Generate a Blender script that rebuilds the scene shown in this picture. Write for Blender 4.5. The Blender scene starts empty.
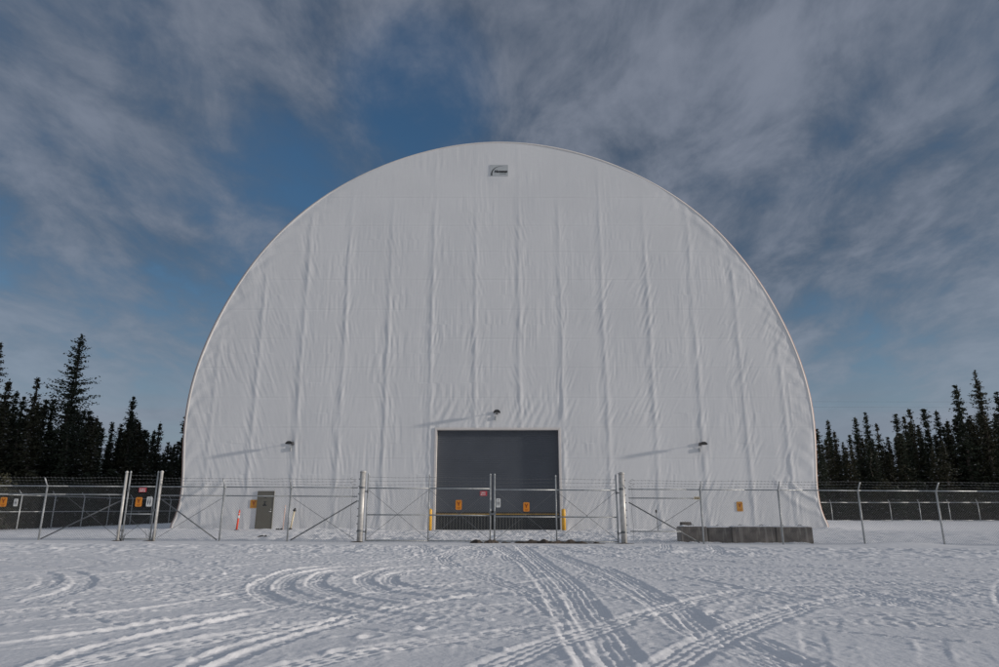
import bpy, bmesh, math, random
import numpy as np
from mathutils import Vector, Matrix
R = math.radians
S = bpy.context.scene
COL = S.collection
rnd = random.Random(7)

# ------------------------------------------------------------------ camera
CAMZ, F, CX, CY = 1.15, 666.0, 499.6, 333.5
PITCH = R(14.8)
cam = bpy.data.cameras.new('camera'); cam.lens = 24; cam.sensor_width = 36
cam.clip_end = 6000; cam.clip_start = .1
co = bpy.data.objects.new('camera', cam); COL.objects.link(co)
co.location = (0, 0, CAMZ); co.rotation_euler = (R(90) + PITCH, 0, 0)
S.camera = co

def at(px, py, D):
    """world x,z of a photo pixel seen on the vertical plane y = D"""
    e = PITCH - math.atan((py - CY) / F)
    z = CAMZ + D * math.tan(e)
    depth = D * math.cos(PITCH) + (z - CAMZ) * math.sin(PITCH)
    return (px - CX) / F * depth, z

def onground(px, py, gz=0.0):
    """world x,y of a photo pixel seen on the ground"""
    e = PITCH - math.atan((py - CY) / F)
    D = (gz - CAMZ) / math.tan(e)
    depth = D * math.cos(PITCH) + (gz - CAMZ) * math.sin(PITCH)
    return (px - CX) / F * depth, D

# ------------------------------------------------------------------ noise
def _hash(i, j, s):
    i = i.astype(np.int64); j = j.astype(np.int64)
    h = (i * 374761393 + j * 668265263 + s * 974634777) & 0xffffffff
    h = ((h ^ (h >> 13)) * 1274126177) & 0xffffffff
    h = h ^ (h >> 16)
    return (h & 0xffff) / 65535.0
def noise(x, y, s=0):
    xi = np.floor(x); yi = np.floor(y); fx = x - xi; fy = y - yi
    out = 0
    fu = fx * fx * fx * (fx * (fx * 6 - 15) + 10); fv = fy * fy * fy * (fy * (fy * 6 - 15) + 10)
    def g(a, b):
        t = _hash(xi + a, yi + b, s) * 6.28318
        return np.cos(t) * (fx - a) + np.sin(t) * (fy - b)
    a = g(0, 0) * (1 - fu) + g(1, 0) * fu
    b = g(0, 1) * (1 - fu) + g(1, 1) * fu
    return (a * (1 - fv) + b * fv) * 1.5
def fbm(x, y, s=0, o=4, gain=.5):
    t = 0; a = 1.0
    for k in range(o):
        t = t + noise(x * 2 ** k, y * 2 ** k, s + k * 17) * a; a *= gain
    return t
def sstep(a, b, x):
    t = np.clip((x - a) / (b - a), 0, 1); return t * t * (3 - 2 * t)

# ------------------------------------------------------------------ materials
def mat(name, col, rough=.6, metal=0.0, var=.12, vscale=3.0, bump=0.0, bscale=40.0, col2=None, stretch=None, spec=.5):
    m = bpy.data.materials.new(name); m.use_nodes = True
    n = m.node_tree.nodes; l = m.node_tree.links; b = n['Principled BSDF']
    b.inputs['Roughness'].default_value = rough; b.inputs['Metallic'].default_value = metal
    b.inputs['Specular IOR Level'].default_value = spec
    tc = n.new('ShaderNodeTexCoord'); mp = n.new('ShaderNodeMapping')
    l.new(tc.outputs['Object'], mp.inputs[0])
    if stretch: mp.inputs['Scale'].default_value = stretch
    nz = n.new('ShaderNodeTexNoise'); nz.inputs['Scale'].default_value = vscale; nz.inputs['Detail'].default_value = 6
    l.new(mp.outputs[0], nz.inputs['Vector'])
    r = n.new('ShaderNodeValToRGB')
    c2 = col2 or tuple(c * (1 - var) for c in col)
    c1 = col if col2 else tuple(min(1, c * (1 + var)) for c in col)
    r.color_ramp.elements[0].color = (*c2, 1); r.color_ramp.elements[0].position = .35
    r.color_ramp.elements[1].color = (*c1, 1); r.color_ramp.elements[1].position = .65
    l.new(nz.outputs[0], r.inputs[0]); l.new(r.outputs[0], b.inputs['Base Color'])
    if bump:
        n2 = n.new('ShaderNodeTexNoise'); n2.inputs['Scale'].default_value = bscale; n2.inputs['Detail'].default_value = 5
        l.new(mp.outputs[0], n2.inputs['Vector'])
        bp = n.new('ShaderNodeBump'); bp.inputs['Strength'].default_value = 1; bp.inputs['Distance'].default_value = bump
        l.new(n2.outputs[0], bp.inputs['Height']); l.new(bp.outputs[0], b.inputs['Normal'])
    return m
M = {}
M['snow'] = mat('snow', (.78, .79, .82), .75, var=.02, vscale=.5, bump=.006, bscale=20, spec=.2)
M['fabric'] = mat('fabric', (.71, .72, .74), .55, var=.018, vscale=.35, bump=.002, bscale=6, spec=.25)
M['trim'] = mat('trim', (.70, .67, .65), .5, var=.05, vscale=2, spec=.3)
M['edge_strip'] = mat('edge_strip', (.45, .28, .22), .6, var=.15, vscale=2)
M['galv'] = mat('galvanised_steel', (.42, .44, .45), .45, .35, var=.18, vscale=9)
M['galv_dark'] = mat('weathered_galvanised_steel', (.17, .18, .19), .5, .3, var=.2, vscale=9)
M['wire'] = mat('wire', (.22, .23, .24), .5, .4, var=.1)
M['barb'] = mat('barbed_wire_steel', (.16, .165, .17), .55, .4, var=.1)
M['post_pale'] = mat('pale_zinc', (.55, .54, .52), .45, .2, var=.15, vscale=8)
M['door'] = mat('grey_door_enamel', (.072, .082, .10), .45, .0, var=.06, vscale=.8)
M['door_low'] = mat('door_pleats', (.014, .018, .020), .6, var=.15, vscale=3)
M['yellow'] = mat('yellow_paint', (.75, .40, .02), .45, var=.1, vscale=5)
M['yellow_stripe'] = mat('yellow_edge_paint', (.40, .24, .03), .6, var=.25, vscale=6)
M['pdoor'] = mat('olive_grey_door', (.13, .123, .098), .5, var=.08, vscale=2)
M['dark'] = mat('dark_metal', (.03, .03, .032), .5, .2, var=.2, vscale=8)
M['lens'] = mat('lamp_lens', (.10, .10, .10), .2, var=.1)
M['orange_sign'] = mat('orange_sign', (.72, .25, .015), .5, var=.06, vscale=9)
M['amber_sign'] = mat('amber_sign', (.58, .26, .02), .5, var=.1, vscale=9)
M['red_sign'] = mat('red_sign', (.50, .03, .05), .5, var=.08, vscale=9)
M['white'] = mat('white_sign', (.72, .73, .72), .5, var=.05, vscale=9)
M['logo_panel'] = mat('logo_panel', (.46, .49, .51), .5, var=.04, vscale=5)
M['ink'] = mat('dark_ink', (.015, .017, .02), .6, var=.1)
M['rust_ink'] = mat('rust_red_ink', (.28, .05, .01), .6, var=.1)
M['safety'] = mat('safety_orange', (.80, .07, .02), .5, var=.08, vscale=6)
M['faded'] = mat('faded_orange', (.70, .50, .43), .6, var=.1, vscale=6)
M['cream'] = mat('cream_plastic', (.70, .60, .42), .55, var=.08, vscale=6)
M['concrete'] = mat('concrete', (.21, .185, .165), .85, var=.25, vscale=3.5, bump=.012, bscale=12, col2=(.10, .09, .083))
M['bark'] = mat('bark', (.055, .045, .038), .9, var=.3, vscale=8, bump=.02, bscale=10)
M['needles'] = mat('needles', (.040, .050, .032), .75, var=.3, vscale=1.2, col2=(.020, .027, .018), spec=.2)
M['needles_b'] = mat('needles_brown', (.056, .055, .034), .75, var=.3, vscale=1.2, col2=(.028, .031, .019), spec=.2)
M['frost'] = mat('frosted_needles', (.26, .27, .28), .8, var=.2, vscale=3, spec=.2)
M['twigs'] = mat('twigs', (.032, .028, .024), .9, var=.3, vscale=1)
M['dirt'] = mat('frozen_dirt', (.10, .08, .065), .9, var=.3, vscale=3, bump=.03, bscale=9, col2=(.035, .03, .027))

# concrete: pale slanting streaks of sunlight painted into the base colour
def light_streaks(m):
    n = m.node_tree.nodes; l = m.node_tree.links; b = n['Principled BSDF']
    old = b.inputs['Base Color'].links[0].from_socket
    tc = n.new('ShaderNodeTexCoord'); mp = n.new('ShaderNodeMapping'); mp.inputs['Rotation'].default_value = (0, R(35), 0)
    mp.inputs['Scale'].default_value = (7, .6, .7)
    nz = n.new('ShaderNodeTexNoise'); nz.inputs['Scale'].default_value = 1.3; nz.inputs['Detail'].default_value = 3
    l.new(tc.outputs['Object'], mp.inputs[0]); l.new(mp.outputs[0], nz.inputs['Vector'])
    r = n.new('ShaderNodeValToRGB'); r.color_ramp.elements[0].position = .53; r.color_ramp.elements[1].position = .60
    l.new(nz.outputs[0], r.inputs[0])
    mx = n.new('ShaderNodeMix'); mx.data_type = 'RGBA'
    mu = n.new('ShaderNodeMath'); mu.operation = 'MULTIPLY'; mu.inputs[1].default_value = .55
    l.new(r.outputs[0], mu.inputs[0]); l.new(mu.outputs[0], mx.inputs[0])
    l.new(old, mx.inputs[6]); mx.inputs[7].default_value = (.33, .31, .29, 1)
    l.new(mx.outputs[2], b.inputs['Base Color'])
light_streaks(M['concrete'])

# ------------------------------------------------------------------ mesh helpers
class MB:
    def __init__(s): s.v = []; s.f = []; s.mi = []
    def add(s, vs, fs, mi=0):
        o = len(s.v); s.v += [tuple(v) for v in vs]
        for f in fs: s.f.append(tuple(i + o for i in f)); s.mi.append(mi)
    def box(s, x0, x1, y0, y1, z0, z1, mi=0):
        s.add([(x, y, z) for x in (x0, x1) for y in (y0, y1) for z in (z0, z1)],
              [(0, 1, 3, 2), (4, 6, 7, 5), (0, 4, 5, 1), (2, 3, 7, 6), (0, 2, 6, 4), (1, 5, 7, 3)], mi)
    def tube(s, a, b, r, n=8, r2=None, mi=0, cap=True):
        a = Vector(a); b = Vector(b); d = (b - a).normalized(); r2 = r if r2 is None else r2
        u = d.orthogonal().normalized(); w = d.cross(u)
        vs = []
        for p, q in ((a, r), (b, r2)):
            for k in range(n):
                t = 2 * math.pi * k / n; vs.append(p + (u * math.cos(t) + w * math.sin(t)) * q)
        fs = [(k, (k + 1) % n, n + (k + 1) % n, n + k) for k in range(n)]
        if cap: fs += [tuple(range(n - 1, -1, -1)), tuple(range(n, 2 * n))]
        s.add(vs, fs, mi)
    def path(s, pts, r, n=6, mi=0):
        for a, b in zip(pts[:-1], pts[1:]): s.tube(a, b, r, n, mi=mi)
    def lathe(s, prof, n=16, c=(0, 0, 0), mi=0):
        vs = [(c[0] + r * math.cos(6.28318 * k / n), c[1] + r * math.sin(6.28318 * k / n), c[2] + z) for r, z in prof for k in range(n)]
        fs = []
        for i in range(len(prof) - 1):
            for k in range(n):
                fs.append((i * n + k, i * n + (k + 1) % n, (i + 1) * n + (k + 1) % n, (i + 1) * n + k))
        fs.append(tuple(range(n - 1, -1, -1))); fs.append(tuple(range((len(prof) - 1) * n, len(prof) * n)))
        s.add(vs, fs, mi)
    def build(s, name, m, parent=None, smooth=False, bevel=0):
        me = bpy.data.meshes.new(name); me.from_pydata(s.v, [], s.f)
        for mm in (m if isinstance(m, (list, tuple)) else [m]): me.materials.append(mm)
        if any(s.mi): me.polygons.foreach_set('material_index', s.mi)
        if smooth: me.polygons.foreach_set('use_smooth', [len(f) < 5 for f in s.f])
        me.update()
        if bevel:
            bm = bmesh.new(); bm.from_mesh(me)
            bmesh.ops.remove_doubles(bm, verts=bm.verts, dist=1e-5)
            bmesh.ops.bevel(bm, geom=list(bm.edges), offset=bevel, segments=2, affect='EDGES', clamp_overlap=True)
            bm.to_mesh(me); bm.free()
        o = bpy.data.objects.new(name, me); COL.objects.link(o)
        if parent: o.parent = parent
        return o
def tag(o, label=None, cat=None, group=None, kind=None):
    if label: o['label'] = label
    if cat: o['category'] = cat
    if group: o['group'] = group
    if kind: o['kind'] = kind
    return o
def empty(name, loc, label, cat, group=None, rz=0):
    o = bpy.data.objects.new(name, None); COL.objects.link(o); o.location = loc; o.rotation_euler = (0, 0, rz)
    o.empty_display_size = .3
    return tag(o, label, cat, group)
def grid_mesh(name, X, Y, Z, m, keep=None, smooth=True):
    nr, nc = X.shape
    co_ = np.stack([X, Y, Z], -1).reshape(-1, 3).astype(np.float32)
    i = np.arange(nr * nc).reshape(nr, nc)
    q = np.stack([i[:-1, :-1], i[:-1, 1:], i[1:, 1:], i[1:, :-1]], -1).reshape(-1, 4)
    if keep is not None: q = q[keep.reshape(-1)]
    me = bpy.data.meshes.new(name)
    me.vertices.add(len(co_)); me.vertices.foreach_set('co', co_.ravel())
    me.loops.add(q.size); me.loops.foreach_set('vertex_index', q.ravel().astype(np.int32))
    me.polygons.add(len(q)); me.polygons.foreach_set('loop_start', np.arange(0, q.size, 4, dtype=np.int32))
    me.polygons.foreach_set('use_smooth', np.full(len(q), smooth))
    me.update(calc_edges=True); me.validate()
    me.materials.append(m)
    o = bpy.data.objects.new(name, me); COL.objects.link(o)
    return o

# ------------------------------------------------------------------ ground (snow)
def tilt(x, y):
    w = sstep(5, 20, y) * (1 - sstep(26, 38, y))
    return -.0055 * np.clip(x, -28, 28) * w
def gz(x, y): return float(tilt(np.array(float(x)), np.array(float(y))))

xs = [0.0]
while xs[-1] < 2500:
    x = xs[-1]
    xs.append(x + (.022 if x < 7.5 else .045 if x < 20 else min(.045 * 1.045 ** ((x - 20) / .3 * .35), .3) if x < 45 else (x * .06)))
xs = np.array(xs); gx = np.concatenate([-xs[:0:-1], xs])
ys = [-60, -30, -12, -5, 0, 2, 3.2]
y = 4.0
while y < 3500:
    ys.append(y)
    y += .021 + (y - 4) * .0026 if y < 27 else (.12 if y < 42 else (.5 if y < 80 else y * .07))
gy = np.array(ys)
GX, GY = np.meshgrid(gx, gy)
GZ = tilt(GX, GY)
near = (GY > 3) & (GY < 46) & (np.abs(GX) < 45)
H = np.zeros_like(GZ)
H += .018 * fbm(GX * .35, GY * .35, 3, 3)
# soft wind crust and small lumps
H += near * (.0055 * fbm(GX * 1.6, GY * 2.6, 11, 5, .62) + .002 * sstep(-.1, .3, noise(GX * .4, GY * .4, 12)) * fbm(GX * 5.5, GY * 7.5, 13, 2, .7))
clump = sstep(.05, .45, fbm(GX * .5, GY * .7, 21, 3))
H += near * clump * .011 * np.abs(fbm(GX * 4.2, GY * 4.2, 31, 3, .6))
# chunky churned band in front of the fence (ploughed edge)
band = sstep(16, 19, GY) * (1 - sstep(21.5, 23.8, GY))
H += near * band * (.05 * np.clip(fbm(GX * 3.1, GY * 3.4, 43, 3, .7), 0, 1) + .11 * np.clip(fbm(GX * 1.3, GY * 1.6, 41, 4, .6), -.15, 1) + .0)
# rough snow in the yard before the big door
yard = sstep(24.8, 26, GY) * (1 - sstep(38, 39.5, GY)) * (1 - sstep(9, 14, np.abs(GX)))
yard2 = sstep(24.8, 26, GY) * (1 - sstep(38, 39.5, GY))
H += near * yard2 * (.05 + .07 * yard) * fbm(GX * 1.1, GY * 1.1, 47, 4, .65)
H += .26 * np.exp(-((GY - 39.4) / .7) ** 2) * sstep(4.0, 6, np.abs(GX)) * (1 - sstep(20, 22, np.abs(GX))) * np.clip(.6 + .9 * noise(GX * .45, GY * .3, 5) + .5 * noise(GX * 1.7, GY * 1.5, 6), 0, 2)
# banked snow left and right of the hall
H += .55 * np.exp(-((GY - 50) / 7) ** 2) * np.exp(-((GX + 22) / 3.0) ** 2)
H += .25 * np.clip(fbm(GX * .3, GY * .3, 61, 3), 0, 1) * sstep(62, 66, GY)
H += .22 * np.exp(-((GY - 24.5) / .8) ** 2) * np.exp(-((GX - 14.2) / 1.5) ** 2)

def crop1(pts): return [onground(u / 1.998, 540 + v / 1.998) for u, v in pts]
def crop2(pts): return [onground(499 + u / 1.998, 540 + v / 1.998) for u, v in pts]
def smoothline(p, n=10):
    p = [np.array(q) for q in p]
    P = [p[0] * 2 - p[1]] + p + [p[-1] * 2 - p[-2]]
    out = []
    for i in range(1, len(P) - 2):
        for k in range(n):
            t = k / n; a, b, c, d = P[i - 1:i + 3]
            out.append(.5 * ((2 * b) + (c - a) * t + (2 * a - 5 * b + 4 * c - d) * t * t + (3 * b - a - 3 * c + d) * t ** 3))
    out.append(p[-1]); return np.array(out)
def dist_line(L, X, Y):
    d = np.full(X.shape, 9.0); s = np.zeros(X.shape); acc = 0
    for a, b in zip(L[:-1], L[1:]):
        ab = b - a; l2 = ab @ ab
        if l2 < 1e-9: continue
        t = np.clip(((X - a[0]) * ab[0] + (Y - a[1]) * ab[1]) / l2, 0, 1)
        dx = X - a[0] - t * ab[0]; dy = Y - a[1] - t * ab[1]
        dd = np.hypot(dx, dy)
        sg = np.sign(ab[0] * dy - ab[1] * dx)
        m = dd < np.abs(d)
        d = np.where(m, dd * np.where(sg == 0, 1, sg), d); s = np.where(m, acc + t * math.sqrt(l2), s)
        acc += math.sqrt(l2)
    return d, s, acc
def rut(pts, w=.15, depth=.035, berm=.03, seed=0, tread=.0):
    w *= .85; depth *= .75; berm *= .56 if w < .18 else .48
    L = smoothline(pts, 6)
    x0, y0 = L.min(0) - .8; x1, y1 = L.max(0) + .8
    ja, jb = np.searchsorted(gx, [x0, x1]); ia, ib = np.searchsorted(gy, [max(y0, 3.2), y1])
    if jb - ja < 2 or ib - ia < 2: return
    X = GX[ia:ib, ja:jb]; Y = GY[ia:ib, ja:jb]
    d, s, T = dist_line(L, X + .02 * noise(X * 2, Y * 2, seed), Y)
    a = np.abs(d)
    end = sstep(0, 1.2, s) * (1 - sstep(T - 1.2, T, s))
    rough = .65 + .8 * fbm(X * 2.3, Y * 2.3, seed + 5, 3)
    bot = -depth * (1 - sstep(w * .80, w * 1.05, a)) * (.8 + .4 * noise(X * 1.1, Y * 1.1, seed + 2))
    crumb = np.clip(.50 + .8 * noise(X * 6.5, Y * 6.5, seed + 3) + .8 * noise(X * 14, Y * 14, seed + 4) + .5 * noise(X * 23, Y * 23, seed + 8) + .5 * noise(X * 1.2, Y * 1.2, seed + 6), 0, 2.2)
    bm = berm * .75 * np.exp(-((a - w * 1.08) / max(.020, w * .13)) ** 2) * crumb * (1 + .5 * np.sign(d) * math.sin(seed))
    bm += berm * .25 * np.exp(-((a - w * 1.35) / (w * .5)) ** 2)
    tr = 1.3 * tread * np.sin(s * 38 + seed) * (1 - sstep(w * .6, w * .9, a))
    tr += 2.2 * tread * np.cos(d * 6.28 / .085) * (1 - sstep(w * .7, w * .95, a)) * (w > .13)
    lump = (a < w * 2.6) * .020 * sstep(.1, .6, fbm(X * 8, Y * 8, seed + 9, 2)) * np.exp(-(a / (w * 2)) ** 2)
    keepf = 1 - (.6 if w > .08 else .15) * np.exp(-(a / (w * 1.3)) ** 2) * end
    H[ia:ib, ja:jb] = H[ia:ib, ja:jb] * keepf + (bot + bm + tr + lump) * end
c1 = [
 ([(-160,176),(0,167),(200,150),(370,128),(500,105),(560,100)], .16, .045, .05),
 ([(-200,236),(0,210),(160,190),(330,165),(480,145),(560,135),(640,125)], .15, .05, .05),
 ([(-90,320),(80,254),(200,215),(330,185),(480,155),(600,130),(760,105),(999,80)], .13, .05, .05),
 ([(240,330),(380,254),(470,215),(600,180),(720,150),(850,125),(999,103)], .11, .05, .05),
 ([(300,330),(440,254),(540,212),(640,180),(760,150),(900,118),(1100,95)], .11, .045, .05),
 ([(0,135),(80,120),(150,100),(168,82),(140,68),(90,62)], .22, .06, .05),
 ([(0,112),(50,105),(100,88),(95,72),(60,65)], .2, .06, .05),
 ([(720,50),(600,60),(540,80),(515,98),(535,115),(575,130),(700,150),(999,185)], .2, .05, .05),
 ([(850,50),(700,55),(600,70),(565,93),(585,108),(660,128),(800,150),(999,165)], .2, .05, .05),
 ([(900,50),(760,60),(660,65),(630,85),(650,100),(720,118),(860,140)], .2, .06, .05),
 ([(960,45),(800,55),(730,75),(745,95),(800,108),(999,130)], .2, .05, .05),
 ([(1060,48),(860,60),(790,70),(780,85),(840,98),(999,110),(1200,120)], .2, .05, .05),
 ([(550,205),(600,225),(650,262)], .14, .02, .015),
 ([(180,80),(260,66),(420,60),(560,45)], .14, .025, .03),
 ([(0,95),(100,82),(230,70),(420,72)], .14, .02, .03),
]
c2 = [
 ([(-10,10),(30,30),(62,50),(110,100),(150,160),(180,210),(215,262),(250,320)], .26, .05, .04),
 ([(40,10),(92,50),(142,90),(184,150),(232,220),(262,262),(300,320)], .26, .055, .04),
 ([(100,25),(140,40),(230,75),(310,120),(400,180),(480,215),(620,264),(760,320)], .28, .055, .045),
 ([(200,50),(250,75),(320,115),(380,150),(440,205),(530,262)], .2, .045, .035),
 ([(-160,330),(0,250),(80,215),(160,190),(260,160),(350,135),(450,110),(560,95),(700,90),(999,80)], .22, .03, .03),
 ([(200,330),(345,250),(400,215),(480,180),(560,150),(650,125),(760,110),(999,92)], .24, .035, .03),
 ([(-10,95),(60,85),(160,70),(300,68),(450,60)], .18, .025, .03),
 ([(620,170),(632,210),(642,262)], .14, .03, .02),
 ([(680,190),(690,225),(700,262)], .12, .02, .02),
 ([(860,180),(868,220),(885,262)], .14, .03, .02),
 ([(925,200),(940,225),(975,262)], .16, .04, .02),
 ([(140,88),(240,103),(340,118)], .15, .03, .03), ([(155,103),(230,118),(300,134)], .15, .03, .03),
 ([(330,68),(430,86),(540,106)], .15, .04, .03), ([(400,84),(520,104),(640,122),(760,138)], .14, .03, .03),
 ([(520,140),(640,158),(780,170)], .13, .03, .02), ([(690,178),(850,188),(1010,200)], .12, .035, .02),
 ([(650,88),(760,112),(880,150)], .2, .03, .02), ([(760,90),(850,108),(1000,140)], .2, .03, .02),
 ([(-200,175),(-60,186),(60,194),(160,200)], .11, .035, .02), ([(-260,150),(-100,152),(60,156),(150,163)], .12, .03, .02),
 ([(-340,120),(-150,130),(20,136),(110,141)], .12, .025, .02), ([(-120,205),(20,222),(110,228)], .1, .03, .02),
 ([(230,205),(330,214),(420,218)], .1, .025, .02), ([(250,180),(330,186),(400,190)], .1, .02, .02),
]
r2 = random.Random(31)
for k in range(110):
    D = r2.uniform(7, 15); X0 = r2.uniform(-2, 11) if k % 3 else r2.uniform(-9, 2); L = r2.uniform(1.2, 4.5); sl = r2.uniform(-.16, .03)
    if abs(X0) > D * .85: continue
    rut([(X0 - L / 2, D - sl * L), (X0, D + r2.uniform(-.08, .08)), (X0 + L / 2, D + sl * L)], r2.uniform(.045, .10), r2.uniform(.025, .06), r2.uniform(.015, .03), 1500 + k)
def wide(pts, k, gap=1.55, w=.22):
    L = smoothline(pts, 6)
    for o_ in (-gap / 2, gap / 2):
        t = np.gradient(L, axis=0); t /= np.linalg.norm(t, axis=1)[:, None]
        P_ = L + np.stack([-t[:, 1], t[:, 0]], 1) * o_
        rut([tuple(q_) for q_ in P_[::6]] + [tuple(P_[-1])], w, .026, .034, 4000 + 13 * k + int(o_ * 10), .008)
for k, p_ in enumerate([
    [(-16, 12.5), (-8, 11.3), (0, 12.2), (9, 14.8), (19, 15.6)], [(-15, 9.5), (-7, 10.4), (1, 13.8), (5, 19), (6.5, 24)],
    [(-18, 17.5), (-9, 16.2), (0, 16.6), (10, 17.9), (19, 17.2)], [(16, 9.5), (8, 8.2), (2, 8.6), (-5, 11), (-13, 15.5)],
    [(18, 12.2), (10, 10.4), (4, 9.6), (-1, 7.2), (-3, 4.5)], [(-2, 23.8), (-1.2, 18), (-3.5, 12), (-8, 7)], [(2.2, 24), (3.4, 18), (7.2, 12), (10, 6)],
    [(-17, 20), (-6, 19.2), (6, 20.3), (18, 19.4)], [(0.4, 24), (-.6, 17), (1.2, 10), (1.6, 4.5)], [(-14, 14.5), (-10.5, 17.3), (-7.5, 14.2), (-10, 10.8), (-15, 9.8)],
    [(19, 14), (12, 12.2), (5, 12.6), (-2, 15.4), (-10, 19.4)], [(5.5, 5), (7.4, 9), (11, 13), (18, 16.5)]]):
    wide(p_, k)
for k in range(150):          # long fine lines
    D = 6.5 + 13 * r2.random() ** 1.2; X0 = r2.uniform(-.8, .8) * D; L = r2.uniform(2, 8); sl = r2.gauss(-.05, .12) if X0 > -3 else r2.gauss(.18, .15)
    cv = r2.uniform(-.3, .3)
    rut([(X0 - L / 2, D - sl * L), (X0 - L / 6, D + cv * .5), (X0 + L / 6, D + cv * .5), (X0 + L / 2, D + sl * L)], r2.uniform(.04, .08), r2.uniform(.02, .04), r2.uniform(.008, .02), 2500 + k)
for k in range(60):          # faint nearly level streaks of older tracks farther out
    D = r2.uniform(10, 22); X0 = r2.uniform(-15, 15); L = r2.uniform(2, 7); sl = r2.uniform(-.14, .10)
    rut([(X0 - L / 2, D - sl * L), (X0, D + r2.uniform(-.1, .1)), (X0 + L / 2, D + sl * L)], r2.uniform(.09, .18), r2.uniform(.015, .035), r2.uniform(.015, .035), 900 + k)
for k, (p, w, dp, bm_) in enumerate(c1): rut(crop1(p), w, dp, bm_, 100 + k * 7, .004)
for k, (p, w, dp, bm_) in enumerate(c2): rut(crop2(p), w, dp, bm_, 300 + k * 7, .006 if w > .19 else .002)
def dimple(x, y, r, dp, ang=0):
    ja, jb = np.searchsorted(gx, [x - r * 3, x + r * 3]); ia, ib = np.searchsorted(gy, [y - r * 3, y + r * 3])
    X = GX[ia:ib, ja:jb] - x; Y = GY[ia:ib, ja:jb] - y
    c, s = math.cos(ang), math.sin(ang)
    d = np.hypot((X * c + Y * s) / 1.5, -X * s + Y * c) / r
    H[ia:ib, ja:jb] += -dp * (1 - sstep(.6, 1.1, d)) + dp * .6 * np.exp(-((d - 1.35) / .3) ** 2)
for k in range(26):          # footprint trails
    x, y = r2.uniform(-12, 12), r2.uniform(6, 20); a = r2.uniform(0, 6.28)
    for j in range(r2.randint(4, 12)):
        off = .11 * (1 if j % 2 else -1)
        if abs(x) < 18 and 5 < y < 23: dimple(x - off * math.sin(a), y + off * math.cos(a), .085, .03, a)
        x += .62 * math.cos(a); y += .62 * math.sin(a); a += r2.uniform(-.12, .12)
for k in range(260):         # scattered clods
    x, y = r2.uniform(-17, 17), 5.5 + 18 * r2.random() ** .8
    dimple(x, y, r2.uniform(.035, .10), -r2.uniform(.010, .03), r2.uniform(0, 3))
H *= .5
GZ = GZ + H
ground = grid_mesh('ground', GX, GY, GZ, M['snow']); tag(ground, kind='structure')
def gsurf(x, y):
    j = int(np.clip(np.searchsorted(gx, x), 1, len(gx) - 1)); i = int(np.clip(np.searchsorted(gy, y), 1, len(gy) - 1))
    return float(GZ[i, j])

# ------------------------------------------------------------------ fabric hall
DB = 40.0
prof_px = [(192.7,394.7),(199.5,369),(208,344),(217,322.6),(226.8,302),(238.4,284.6),(260,255.4),(281,233.4),(302,214.5),(323,198.8),(344,185),(365,173.6),(386,164.6),(400,159.5),(430,151.0),(460,145.2),
           (185.8,431.5),(182.6,463),(179.8,494.5),(177.6,517),(174.6,527)]
prof_r = [(809,400),(806.6,384.8),(799.9,360),(790.9,336.5),(779.7,313),(766.2,289.3),(750.4,266.9),(735.8,250),(705,219.3),(684,203),(663,189.3),(642,177.8),(621,167),(600,158.5),(818.8,480),(822,507)]
pts = []
for px, py in prof_px + prof_r:
    X, Z = at(px, py, DB); pts.append((Z, abs(X)))
pts.sort()
zs = np.array([p[0] for p in pts]); ws = np.array([p[1] for p in pts])
ZT = at(499.6, 142.3, DB)[1]
# smooth superellipse-like profile: fit polynomial of x^2 vs z above the leg, monotone and rounded at the crown
q = np.polyfit(zs, ws ** 2 / (ZT - zs), 5)
def halfw(z):
    z = np.asarray(z, float)
    w = np.sqrt(np.clip(np.polyval(q, np.clip(z, .3, ZT)) * (ZT - np.maximum(z, .3)), 0, None))
    return w + .22 * np.clip(1 - z / 1.6, 0, 1.1) ** 2 * .35
hall = empty('fabric_hangar', (0, DB, 0), 'huge white arched fabric building with a grey roll-up door behind the chain-link fence', 'hangar')
dx0, dx1 = at(436, 480, DB)[0], at(559.5, 480, DB)[0]
dzt = at(499, 430, DB)[1]
nz_, nx_ = 620, 900
zz = np.concatenate([np.linspace(-.1, ZT * .9, int(nz_ * .85)), ZT - (ZT * .1) * (1 - np.linspace(0, 1, int(nz_ * .2))[1:]) ** 2])
uu = np.linspace(-1, 1, nx_)
hw = halfw(zz); hw[-1] = 0.02
WX = uu[None, :] * hw[:, None]; WZ = np.repeat(zz[:, None], nx_, 1)
cols = [-17.3, -14.8, -12.2, -9.6, -6.9, -4.2, -1.5, 1.25, 3.85, 6.5, 9.35, 12.15, 14.8, 17.2]
seams = [at(499, v, DB)[1] for v in (198, 226, 252, 280, 310, 339, 368, 398, 428, 459, 490)]
Hh = np.zeros_like(WX)
amp_low = .45 + .55 * (1 - sstep(11, 22, WZ))
edge = hw[:, None] - np.abs(WX)
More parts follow.
